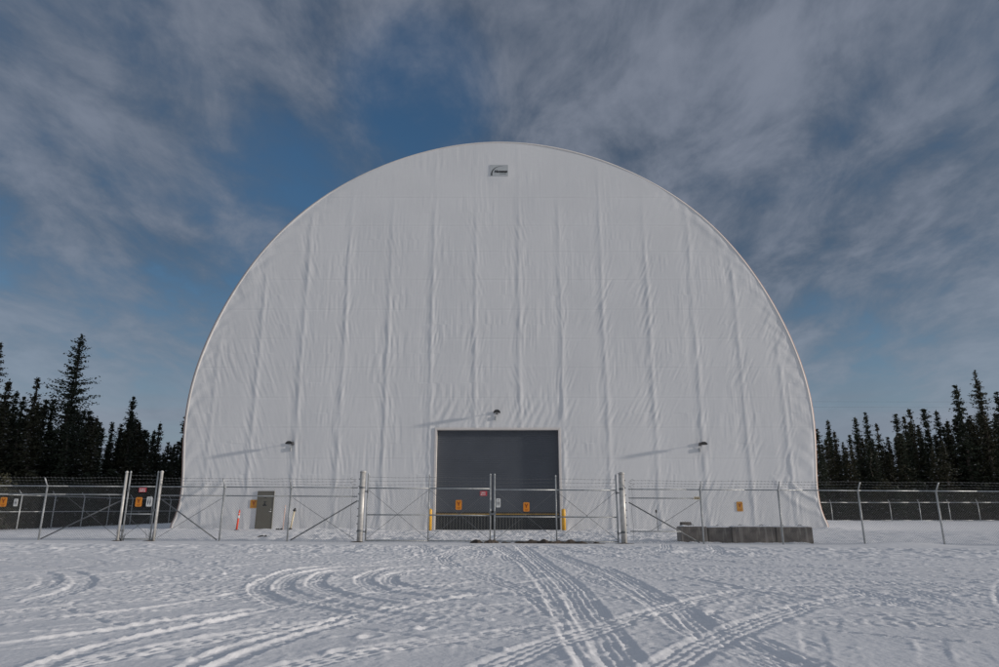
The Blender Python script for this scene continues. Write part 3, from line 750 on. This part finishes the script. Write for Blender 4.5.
# side fence (left) and back fence
sf = empty('chain_link_fence', (-27.7, 50, 0), 'side chain-link fence receding along the left of the yard before the spruces', 'fence')
rel = relto(sf); SX = -27.7
py_ = 27.7
while py_ < 92: rel(post(sf, SX, py_, 1.95, arm=(-1, 0), r=.034)); py_ += 3.02
for z, nm in ((1.95, 'top_rail'), (1.02, 'middle_rail')):
    rel(rail(sf, (SX, DF), (SX, 92), z, name=nm))
rel(chain('chain_link_mesh', (SX - .03, DF), (SX - .03, 92),   .02, 1.95, sf, r=.0014, mt='barb'))
for k in range(3):
    t = (k + 1) / 3; rel(barbed((SX, DF), (SX, 92), 1.95 + .29 * t, sf, 0, 0, (-.22 * t, 0), barbs=False))
bf = empty('chain_link_fence', (45, 68.6, 0), 'distant back chain-link fence in front of the right tree line', 'fence')
rel = relto(bf); BY = 68.6; k = 0
x = at(833, 520, BY)[0] - 2.93 * 4
while x < 92: rel(post(bf, x, BY, 1.82, arm=(0, 1), r=.036)); x += 2.93
rel(rail(bf, (20.4, BY), (92, BY), 1.82, r=.03)); rel(rail(bf, (20.4, BY), (92, BY), .10, r=.02, name='bottom_rail'))
rel(chain('chain_link_mesh', (20.4, BY), (92, BY), .02, 1.8, bf, r=.0015, pitch=.08, mt='barb'))
for k in range(3): rel(barbed((20.4, BY), (92, BY), 1.82 + .1 * (k + 1), bf, 0, 0, (0, .07 * (k + 1)), barbs=False))

# ------------------------------------------------------------------ small things by the hall
def bollard(px, lab):
    x, _ = at(px, 520, 38.9); o = MB(); o.lathe([(.115, -.2), (.115, 1.10), (.105, 1.16), (.07, 1.20), (.01, 1.22)], 20, (0, 0, 0))
    b = o.build('bollard', M['yellow'], None, smooth=True); b.location = (x, 38.9, gsurf(x, 38.9) - .03); tag(b, lab, 'bollard', 'yellow bollards beside the big door')
    c = MB(); c.lathe([(.15, -.05), (.15, .045), (.118, .05)], 20); c.build('base_collar', M['dark'], b)
bollard(430, 'yellow bollard at the left jamb of the roll-up door'); bollard(563.8, 'yellow bollard at the right jamb of the roll-up door')
def tubepost(name, px, D, prof, m, lab, cat, lean=0, bands=(), extra=None):
    x, _ = at(px, 525, D); e = empty(name, (x, D, gsurf(x, D) - .02), lab, cat); e.rotation_euler = (0, lean, 0)
    o = MB(); o.lathe(prof, 14); o.build('tube', M[m], e, smooth=True)
    for z0, z1, r_, mm, nm in bands:
        b = MB(); b.lathe([(r_, z0), (r_, z1)], 14); b.build(nm, M[mm], e, smooth=True)
    if extra: extra(e)
tubepost('delineator_post', 237, 38.9, [(.055, 0), (.05, .62), (.045, 1.0), (.03, 1.10), (.01, 1.12)], 'safety', 'bright orange-red delineator post with a white band left of the service door', 'delineator', R(4),
         [(.66, .82, .052, 'white', 'reflective_band'), (.0, .05, .13, 'dark', 'base'), (.9, .94, .05, 'white', 'reflective_band')])
tubepost('marker_stake', 283.2, 39.4, [(.028, 0), (.026, 1.35), (.01, 1.38)], 'faded', 'thin faded orange stake against the wall right of the service door', 'marker stake', R(2),
         [(1.2, 1.26, .03, 'white', 'reflective_band')])
def head(e):
    b = MB(); b.lathe([(.02, 1.02), (.09, 1.04), (.10, 1.10), (.06, 1.16), (.05, 1.2), (.01, 1.22)], 12); b.build('cap', M['dark'], e, smooth=True)
    b = MB(); b.lathe([(.12, 0), (.10, .08), (.05, .11)], 12); b.build('foot', M['dark'], e, smooth=True)
tubepost('standpipe', 290.6, 39.1, [(.05, .05), (.045, 1.05)], 'cream', 'leaning cream standpipe with a dark cap at the white wall', 'standpipe', R(9), extra=head)
def head2(e):
    b = MB(); b.lathe([(.02, .98), (.05, 1.0), (.05, 1.12), (.02, 1.16)], 10); b.build('cap', M['dark'], e, smooth=True)
tubepost('marker_rod', 658, 38.2, [(.018, 0), (.016, 1.0)], 'galv_dark', 'thin grey rod with a dark tip standing before the wall right of the double gate', 'marker rod', R(-3), extra=head2)
def scrap(px, py, w, lab):
    x, y = onground(px, py); r_ = random.Random(int(px)); mb = MB()
    for k in range(5):
        cx_ = r_.uniform(-w / 2, w / 2); s_ = r_.uniform(.03, .07)
        mb.lathe([(s_ * 1.2, -.03), (s_ * r_.uniform(.9, 1.3), s_ * .6), (s_ * .5, s_ * 1.2), (.005, s_ * 1.3)], 6, (cx_, r_.uniform(-.06, .06), 0))
    mb.box(-w / 2, w / 2, -.03, .03, -.02, .035)
    o = mb.build('debris', M['dark']); o.location = (x, y, gsurf(x, y)); tag(o, lab, 'debris')
scrap(262, 538, .36, 'small dark scrap lying in the snow in front of the service door')
scrap(279, 530.6, .3, 'dark scrap on the snow at the wall right of the service door')
# frozen dirt heaved up where the double gate drags
def dirt(px0_, px1_, lab, hh, seed, D=DF - .15):
    xa, xb = fx(px0_), fx(px1_); n = int((xb - xa) / .04); m = 14
    u = np.linspace(0, 1, n); v = np.linspace(-1, 1, m); U, V = np.meshgrid(u, v)
    X = xa + (xb - xa) * U; wd = .26 * (.6 + .4 * noise(U * 9, V * 0, seed)); 
    env = np.clip(np.sin(np.pi * U), 0, 1) ** .6 * (1 - V ** 2)
    Z = -.02 + hh * env * (.75 + .9 * fbm(X * (1.1 if hh < .1 else 3), V * 1.0, seed + 1, 3, .5))
    X2 = X - (xa + xb) / 2
    o = grid_mesh('frozen_dirt_ridge', X2, V * wd, Z, M['dirt'])
    o.location = ((xa + xb) / 2, D, gsurf((xa + xb) / 2, D)); tag(o, lab, 'dirt ridge')
dirt(469, 500, 'upturned brown dirt clod sticking out of the snow under the middle gate posts', .13, 5)
dirt(494, 606, 'long low ridge of brown dirt under the right gate leaf', .12, 9)
dirt(612, 636, 'dark dirt patch at the foot of the thick right gate post', .05, 13, DF - .2)
dirt(349, 366, 'dark dirt patch at the foot of the thick left gate post', .05, 15, DF - .2)
dirt(112, 124, 'dark dirt patch at the left post of the walk gate', .05, 17)
dirt(144, 158, 'dark dirt patch at the right post of the walk gate', .05, 19)
def tuft(px, lab):
    x = fx(px); mb = MB(); r_ = random.Random(int(px) + 3)
    for k in range(34):
        a = r_.uniform(0, 6.28); l = r_.uniform(.15, .55); sp = r_.uniform(.05, .45)
        p0 = Vector((r_.uniform(-.12, .12), r_.uniform(-.08, .08), -.03)); p1 = p0 + Vector((math.cos(a) * sp * l, math.sin(a) * sp * l, l))
        mb.tube(p0, p1, .006, 3, .002)
    o = mb.build('dry_grass_tuft', M['twigs']); o.location = (x, DF + .1, gsurf(x, DF + .1)); tag(o, lab, 'grass tuft', 'dry tufts at the walk gate')
tuft(118, 'dry twiggy tuft at the left post of the walk gate'); tuft(149, 'dry twiggy tuft at the right post of the walk gate')
# concrete blocks
GB = 'concrete barrier blocks behind the right fence'
def block(pa, pb, D, h, dep, lab, rz=0, z0=None, name='concrete_block', hooks=True):
    xa = at(pa, 542, D)[0]; xb = at(pb, 542, D)[0]; w = xb - xa
    mb = MB(); mb.box(-w / 2, w / 2, 0, dep, -.08 if z0 is None else 0, h)
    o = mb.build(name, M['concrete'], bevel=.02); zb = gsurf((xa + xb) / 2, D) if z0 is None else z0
    o.location = ((xa + xb) / 2, D, zb); o.rotation_euler = (0, 0, rz); tag(o, lab, 'concrete block', GB)
    if hooks:
        n = 40; X, Y = np.meshgrid(np.linspace(-w / 2 + .02, w / 2 - .02, n), np.linspace(.03, dep - .03, 10))
        Z = h - .004 + (.045 + .03 * fbm(X * 2 + pa, Y * 3, 3, 3)) * np.minimum(1, np.minimum(np.minimum(X + w / 2, w / 2 - X), np.minimum(Y, dep - Y)) / .12)
        sn = grid_mesh('snow_cap', X, Y, Z, M['snow']); sn.parent = o
        for sx in ((-.25, .25) if w > 1.2 else (0,)):
            hk = MB()
            pts_ = [(sx * w + .09 * math.cos(R(a)), dep * .45, h - .02 + .10 * math.sin(R(a))) for a in range(0, 181, 20)]
            hk.path(pts_, .013, 6); hk.build('lifting_loop', M['galv_dark'], o)
    return o
DBk = 25.9
block(681.5, 708.6, DBk, .55, .6, 'leftmost low concrete block, left of the fence post')
block(709.4, 732.2, DBk + .05, .55, .6, 'low concrete block with painted slanting light streaks, right of the fence post', R(-1.5))
block(733.2, 776.5, DBk - .03, .55, .6, 'long low concrete block in the middle of the row')
block(777.3, 814.2, DBk + .02, .54, .6, 'rightmost low concrete block at the end of the row', R(1))
block(682.5, 693, DBk + .75, .18, .25, 'small concrete block sitting higher behind the leftmost block', z0=.50, hooks=False)
b = MB(); 
# slab under the small block so that it rests on something
xa = at(682, 542, DBk + .62)[0]; xb = at(706, 542, DBk + .62)[0]
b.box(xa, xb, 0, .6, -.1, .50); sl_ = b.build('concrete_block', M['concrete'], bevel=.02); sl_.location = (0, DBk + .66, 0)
tag(sl_, 'concrete block hidden behind the leftmost block, carrying the small one', 'concrete block', GB)

# ------------------------------------------------------------------ spruces
def crown_mesh(name, H_, R_, nw, seed, dens=1.0, power=.85, base=.04, spiky=.25, frost=.05, clumpy=0.0):
    r_ = np.random.RandomState(seed); V = []; mi = []
    for i in range(nw):
        t = (i + r_.rand() * .8) / nw; z = H_ * (base + (1 - base) * t)
        prof = (1 - t) ** power * (1 + .25 * math.sin(t * 23 + seed)) + .05
        if clumpy: prof = prof * (1 - clumpy * (1 if .55 < t < .8 else 0)) + clumpy * .22 * math.exp(-((t - .93) / .05) ** 2)
        nb_ = r_.randint(8, 12)
        a0 = r_.rand() * 6.28
        for k in range(nb_):
            if r_.rand() < .10: continue
            L = R_ * prof * r_.uniform(.5, 1.2); L = max(L, .12)
            az_ = a0 + 6.28 * k / nb_ + r_.uniform(-.3, .3); zb_ = z + r_.uniform(-.55, .55) * H_ / nw
            m = max(3, int(L / .10 * dens)); dz0 = r_.uniform(-.35, .15) + .35 * t
            for j in range(m):
                s_ = (j + r_.rand()) / m; rad = L * s_; zz_ = zb_ + rad * dz0 - .12 * rad * rad / max(R_, .5) + .10 * s_ * s_ * L
                side = r_.uniform(-1, 1) * .22 * rad
                cx_ = rad * math.cos(az_) - side * math.sin(az_); cy_ = rad * math.sin(az_) + side * math.cos(az_)
                for _ in range(2):
                    sz = r_.uniform(.08, .19) * (1.15 - .4 * s_)
                    d = r_.normal(size=3); d[2] = d[2] * .35 - .35; d /= np.linalg.norm(d)
                    e = r_.normal(size=3); e -= d * (e @ d); e /= np.linalg.norm(e)
                    c = np.array([cx_, cy_, zz_]) + r_.normal(size=3) * .05
                    V += [c - d * sz * .6, c + e * sz * .45, c + d * sz, c - e * sz * .45]
                    mi.append(1 if (r_.rand() < frost and d[2] > -.5) else 0)
    # leader
    for j in range(14):
        c = np.array([0, 0, H_ * (1.0 - .018 * j / 1)]) + r_.normal(size=3) * .04; d = np.array([r_.normal() * .4, r_.normal() * .4, 1.0]); d /= np.linalg.norm(d)
        e = np.array([-d[1], d[0], 0]) + 1e-3; e /= np.linalg.norm(e); sz = .14 + .01 * j
        V += [c - d * sz * .6, c + e * sz * .4, c + d * sz, c - e * sz * .4]; mi.append(0)
    V = np.array(V, dtype=np.float32); n = len(V) // 4
    me = bpy.data.meshes.new(name); me.vertices.add(len(V)); me.vertices.foreach_set('co', V.ravel())
    me.loops.add(len(V)); me.loops.foreach_set('vertex_index', np.arange(len(V), dtype=np.int32))
    me.polygons.add(n); me.polygons.foreach_set('loop_start', np.arange(0, len(V), 4, dtype=np.int32))
    me.update(calc_edges=True)
    me.materials.append(M['needles'] if seed % 2 else M['needles_b']); me.materials.append(M['frost'])
    me.polygons.foreach_set('material_index', np.array(mi, dtype=np.int32))
    return me
def trunk_mesh(H_, r0, seed):
    mb = MB(); r_ = random.Random(seed); p = [Vector((r_.uniform(-.04, .04) * i, r_.uniform(-.04, .04) * i, H_ * i / 7 * .99)) for i in range(8)]
    p[0] = Vector((0, 0, -.4))
    for i in range(7): mb.tube(p[i], p[i + 1], r0 * (1 - i / 7.3), 8, r0 * (1 - (i + 1) / 7.3), cap=False)
    # bare lower limbs
    for k in range(16):
        a = r_.uniform(0, 6.28); z = r_.uniform(.05, .8) * H_; l = r_.uniform(.4, 1.0) * (1 - z / H_) * 1.6
        mb.tube((0, 0, z), (l * math.cos(a), l * math.sin(a), z - l * .25), .018, 4, .006)
    me = bpy.data.meshes.new('trunk'); me.from_pydata(mb.v, [], mb.f); me.materials.append(M['bark']); return me
protos = {}
def proto(kind):
    if kind in protos: return protos[kind]
    spec = {'tall': (16.5, 3.5, 52, 1.0, .72, .02, 11, .0), 'tallb': (17, 2.1, 52, 1.15, .7, .02, 14, .0),
            'mid0': (11, 1.35, 36, 1.1, .7, .02, 21, .25), 'mid1': (11, 1.6, 34, 1.1, .75, .02, 32, .0), 'mid2': (11, 1.15, 38, 1.1, .6, .02, 43, .35),
            'mid3': (10, 1.75, 30, 1.0, .8, .02, 54, .0), 'mid4': (12, 1.3, 40, 1.1, .65, .02, 65, .3), 'mid5': (9.5, 1.5, 30, 1.0, .7, .02, 76, .15),
            'young': (2.6, 1.15, 14, 1.4, .8, .02, 87, 0), 'young2': (3.4, 1.2, 17, 1.3, .7, .02, 98, 0)}[kind]
    H_, R_, nw, dens, pw, base, seed, cl = spec
    protos[kind] = (crown_mesh('crown', H_, R_, nw, seed, dens, pw, base, clumpy=cl, frost=.035 if kind.startswith('y') or seed % 2 else .06), trunk_mesh(H_, .014 * H_ + .02, seed), H_)
    return protos[kind]
TG = {'L': 'spruces left of the white hall', 'R': 'spruces right of the white hall'}
def tree(x, y, h, kind, label, side, wid=1.0):
    cm, tm, H_ = proto(kind)
    e = empty('spruce_tree', (x, y, gsurf(x, y) - .1), label, 'tree', TG[side], rnd.uniform(0, 6.28)); s_ = h / H_; e.scale = (s_ * wid, s_ * wid, s_)
    for nm, me in (('trunk', tm), ('crown', cm)):
        o = bpy.data.objects.new(nm, me); COL.objects.link(o); o.parent = e
    return e
ORD = ['first', 'second', 'third', 'fourth', 'fifth', 'sixth', 'seventh', 'eighth', 'ninth', 'tenth', 'eleventh', 'twelfth', 'thirteenth', 'fourteenth', 'fifteenth', 'sixteenth', 'seventeenth', 'eighteenth', 'nineteenth', 'twentieth',
       'twenty-first', 'twenty-second', 'twenty-third', 'twenty-fourth']
left = [(1.3,343,'tallb',52,1.0),(9.5,380,'mid1',50,1.1),(17.5,391.5,'mid0',53,1),(24,398,'mid4',51,1.1),(38.6,378,'mid3',52,1.05),(46.5,401,'mid5',55,1),(54,400,'mid2',53,1.2),(81.3,336.5,'tall',53,1.0),
        (97,417,'mid1',52,1.2),(113,422,'mid0',57,1.0),(121.5,425,'mid5',60,1.1),(133.6,398,'mid4',58,1.1),(140.5,430.6,'mid2',62,1.1),(148.5,433,'mid3',64,1.),(154.6,430.6,'mid0',63,1),(160.6,422.5,'mid1',66,1.0),
        (168.7,443,'mid5',68,1),(174.5,445.5,'mid4',70,1),(186.5,417,'mid2',82,1.3)]
right = [(817,430.5,'mid5',84,1),(827.7,421,'mid0',82,1),(834,431,'mid1',86,1),(842.7,443,'mid4',84,1),(849.5,435.5,'mid2',86,1),(855,417.5,'mid0',82,1),(865.2,413.6,'mid4',80,1),(876.5,424,'mid3',82,1),(887.7,438,'mid5',84,1),
         (895.6,415,'mid2',82,1.1),(903.6,415.5,'mid1',84,.9),(909,409.6,'mid3',80,1),(918,426,'mid5',82,1),(923.7,409.6,'mid2',80,1.3),(936,410.7,'mid0',82,1),(947,420,'mid1',80,1),(955.5,387,'mid4',78,1.25),
         (963,424,'mid3',80,1),(974.6,370.7,'tallb',78,1.05),(985,415,'mid1',82,1),(996.5,393.4,'mid4',79,1.2)]
placed = []
for side, arr in (('L', left), ('R', right)):
    for k, (px, py, kind, D, wd) in enumerate(arr):
        X, Z = at(px, py, D)
        if side == 'L' and X > -30.2: D = D * 30.4 / abs(X); X, Z = at(px, py, D)
        if px == 81.3: lab = 'tallest spruce of the left tree line, with open layered boughs'
        elif px == 974.6: lab = 'tallest spruce of the right tree line, broad and dense to the tip'
        elif side == 'L': lab = 'spruce whose tip is %s counting from the left edge of the photo' % ORD[k]
        else: lab = 'spruce whose tip is %s rightwards from the edge of the white hall' % ORD[k]
        tree(X, D, Z + .1, kind, lab, side, wd); placed.append((X, D))
kinds = ['mid0', 'mid1', 'mid2', 'mid3', 'mid4', 'mid5']
rt = random.Random(99)
labL = 'dark spruce in the thick of the left tree line, its tip below the skyline'
labR = 'dark spruce in the thick of the right tree line, its tip below the skyline'
def skyline(side, px):
    arr = sorted([(a[0], a[1]) for a in (left if side == 'L' else right)])
    v = 470
    for a, b in arr:
        v = min(v, max(b + 10, 404 if side == 'R' else 396) + abs(a - px) * 1.3)
    return v
n = 0
for side, lo, hi, cnt in (('L', -20, 184, 85), ('R', 816, 1020, 85)):
    for k in range(cnt):
        px = lo + (hi - lo) * (k + rt.random()) / cnt
        D = (rt.uniform(50, 80) if side == 'L' else rt.uniform(75, 100))
        X, _ = at(px, 500, D)
        if side == 'L' and X > -31: D = D * rt.uniform(31, 35) / abs(X)
        py = skyline(side, px) + rt.uniform(0, 10) + 26 * rt.random() ** 2
        X, Z = at(px, py, D)
        tree(X, D, max(Z, 3), rt.choice(kinds), labL if side == 'L' else labR, side, rt.uniform(1.0, 1.45))
# young growth crowding the foot of both tree lines
yl = 'bushy young spruce crowding the foot of the left tree line'; yr = 'bushy young spruce crowding the foot of the right tree line'
for k in range(44):
    y_ = 34 + 58 * (k + rt.random()) / 44
    tree(-29.6 - rt.random() * 1.2, y_, rt.uniform(2.2, 4.2), rt.choice(['young', 'young2']), yl, 'L', rt.uniform(.9, 1.3))
for k in range(42):
    tree(28 + 42 * (k + rt.random()) / 42, 72.5 + rt.random() * 3, rt.uniform(2.2, 4.4), rt.choice(['young', 'young2']), yr, 'R', rt.uniform(.9, 1.3))
# brush: countless bare twigs at the wood's edge
mb = MB()
for k in range(5200):
    if k % 2: x, y_ = rt.uniform(22, 72), 70.0 + abs(rt.gauss(0, 1.5))
    else: x, y_ = -28.6 - abs(rt.gauss(0, 1.0)), rt.uniform(30, 95)
    h = rt.uniform(.3, 1.1); a = rt.uniform(0, 6.28); l = rt.uniform(.05, .35)
    mb.tube((x, y_, -.05), (x + l * math.cos(a), y_ + l * math.sin(a), h), .012, 3, .005, cap=False)
tag(mb.build('brush', M['twigs']), 'tangle of thin bare brush along the foot of the tree lines', 'brush', kind='stuff')

# overhead cables far behind, right of the hall
for dz, lab in ((0, 'lower of two thin cables crossing the sky above the right tree line'), (.9, 'upper of two thin cables crossing the sky above the right tree line')):
    cb = MB(); pts_ = [Vector((20 + 130 * i / 30, 108, 17.2 + dz + .0012 * (i - 15) ** 2)) for i in range(31)]
    cb.path(pts_, .009, 4); tag(cb.build('overhead_cable', M['dark']), lab, 'cable', 'overhead cables')

# ------------------------------------------------------------------ light and sky
el, azr = R(SE), R(90 + SA)     # compass style angle, clockwise from +Y
sd_ = Vector((math.sin(azr) * math.cos(el), math.cos(azr) * math.cos(el), math.sin(el)))
sun = bpy.data.lights.new('sun', 'SUN'); sun.energy = 2.3; sun.angle = R(2.0); sun.color = (1.0, .90, .80)
so = bpy.data.objects.new('sun', sun); COL.objects.link(so); so.rotation_euler = sd_.to_track_quat('Z', 'Y').to_euler(); so.location = (60, -20, 40)
w = bpy.data.worlds.new('World'); S.world = w; w.use_nodes = True
n = w.node_tree.nodes; l = w.node_tree.links; bg = n['Background']; bg.inputs['Strength'].default_value = .1
sk = n.new('ShaderNodeTexSky'); sk.sky_type = 'NISHITA'; sk.sun_disc = False; sk.sun_elevation = el; sk.sun_rotation = azr
sk.air_density = 1.0; sk.dust_density = .6; sk.ozone_density = 2.0
tc = n.new('ShaderNodeTexCoord'); sep = n.new('ShaderNodeSeparateXYZ'); l.new(tc.outputs['Generated'], sep.inputs[0])
def mth(op, a, b=None, c=None, clamp=False):
    m = n.new('ShaderNodeMath'); m.operation = op; m.use_clamp = clamp
    for i, v in enumerate((a, b, c)):
        if v is None: continue
        if isinstance(v, (int, float)): m.inputs[i].default_value = v
        else: l.new(v, m.inputs[i])
    return m.outputs[0]
def mixc(f, a, b, mode='MIX'):
    m = n.new('ShaderNodeMix'); m.data_type = 'RGBA'; m.blend_type = mode; m.clamp_factor = True
    for i, v in ((0, f), (6, a), (7, b)):
        if isinstance(v, (int, float)): m.inputs[i].default_value = v
        elif isinstance(v, tuple): m.inputs[i].default_value = (*v, 1)
        else: l.new(v, m.inputs[i])
    return m.outputs[2]
X_, Y_, Z_ = sep.outputs
zc = mth('MAXIMUM', Z_, 0.0); den = mth('ADD', zc, .22)
u_ = mth('DIVIDE', X_, den); v_ = mth('DIVIDE', Y_, den)
cmb = n.new('ShaderNodeCombineXYZ'); l.new(u_, cmb.inputs[0]); l.new(v_, cmb.inputs[1]); cmb.inputs[2].default_value = 3.7
def cloudnoise(scale, stretch, rot, detail=7, rough=.55, dist=.6, off=0.0):
    mp = n.new('ShaderNodeMapping'); mp.inputs['Rotation'].default_value = (0, 0, R(rot)); mp.inputs['Scale'].default_value = stretch
    mp.inputs['Location'].default_value = (off, off * .7, 0)
    l.new(cmb.outputs[0], mp.inputs[0]); nz = n.new('ShaderNodeTexNoise'); nz.inputs['Scale'].default_value = scale
    nz.inputs['Detail'].default_value = detail; nz.inputs['Roughness'].default_value = rough; nz.inputs['Distortion'].default_value = dist
    l.new(mp.outputs[0], nz.inputs['Vector']); return nz.outputs[0]
def mapr(v, a, b, c=0.0, d=1.0):
    m = n.new('ShaderNodeMapRange'); m.interpolation_type = 'SMOOTHSTEP'
    l.new(v, m.inputs[0])
    for i, q_ in enumerate((a, b, c, d)): m.inputs[1 + i].default_value = q_
    return m.outputs[0]
n1 = cloudnoise(1.5, (1, .8, 1), 20, 9, .60, .25, 2.0)
n2 = cloudnoise(5.0, (1, .6, 1), -35, 9, .62, .3, 4.3)
n3 = cloudnoise(.7, (1, 1, 1), 0, 3, .5, .2, 9.1)
# more cloud to the right of the hall, a blue gap up and slightly left
rgt = mapr(u_, -.2, .5, .165, .185)
def blob(vx, vy, vz, r0, r1, a):
    L_ = math.sqrt(vx * vx + vy * vy + vz * vz)
    dt = mth('ADD', mth('ADD', mth('MULTIPLY', X_, vx / L_), mth('MULTIPLY', Y_, vy / L_)), mth('MULTIPLY', Z_, vz / L_))
    return mapr(dt, math.cos(R(r1)), math.cos(R(r0)), 0.0, a)
rgt = mth('ADD', rgt, blob(-.11, .80, .56, 1, 8, -.17)); rgt = mth('ADD', rgt, blob(-.30, .85, .42, 1, 9, -.06))
dens_ = mth('ADD', mth('ADD', mth('MULTIPLY', n1, .62), mth('MULTIPLY', n2, .38)), rgt)
cov = mapr(dens_, .42, .72)
hz = mapr(Z_, .08, .36, 1.0, 0.0)     # cloud veil thickens towards the horizon
streak_c = n.new('ShaderNodeCombineXYZ'); l.new(X_, streak_c.inputs[0]); l.new(mth('MULTIPLY', Z_, 9.0), streak_c.inputs[2]); l.new(Y_, streak_c.inputs[1])
sn_ = n.new('ShaderNodeTexNoise'); sn_.inputs['Scale'].default_value = 1.7; sn_.inputs['Detail'].default_value = 5; l.new(streak_c.outputs[0], sn_.inputs['Vector'])
veil = mth('MULTIPLY', hz, mapr(sn_.outputs[0], .32, .60, .60, 1.0))
cov2 = mth('MAXIMUM', mth('MULTIPLY', cov, .82), veil)
base_sky = mixc(1.0, sk.outputs[0], (.53, .72, .86), 'MULTIPLY')
cl_lo, cl_hi = (.50, .66, .92), (1.95, 2.12, 2.55)
ccol = mixc(mapr(mth('ADD', mth('MULTIPLY', n1, .5), mth('MULTIPLY', n2, .5)), .38, .64), cl_lo, cl_hi)
ccol = mixc(mapr(n3, .35, .65), mixc(.45, ccol, (.75, .98, 1.3)), ccol)
glow = mth('POWER', mth('MAXIMUM', mth('ADD', mth('MULTIPLY', X_, math.sin(azr)), mth('MULTIPLY', Y_, math.cos(azr))), 0.0), 5.0)
ccol = mixc(mth('MULTIPLY', hz, .75), ccol, (2.05, 2.4, 2.95))
ccol = mixc(mapr(Y_, .35, -.35, 0.0, .85), ccol, (3.0, 3.1, 3.3))
ccol = mixc(mth('MULTIPLY', glow, .9), ccol, (4.6, 4.3, 4.1))
cov2 = mth('MAXIMUM', cov2, mapr(Y_, .35, -.35, 0.0, .85))
l.new(mixc(cov2, base_sky, ccol), bg.inputs[0])

S.view_settings.view_transform = 'Standard'; S.view_settings.look = 'None'; S.view_settings.exposure = .32; S.view_settings.gamma = 1
S.view_settings.use_curve_mapping = False
S.cycles.max_bounces = 6; S.cycles.diffuse_bounces = 3
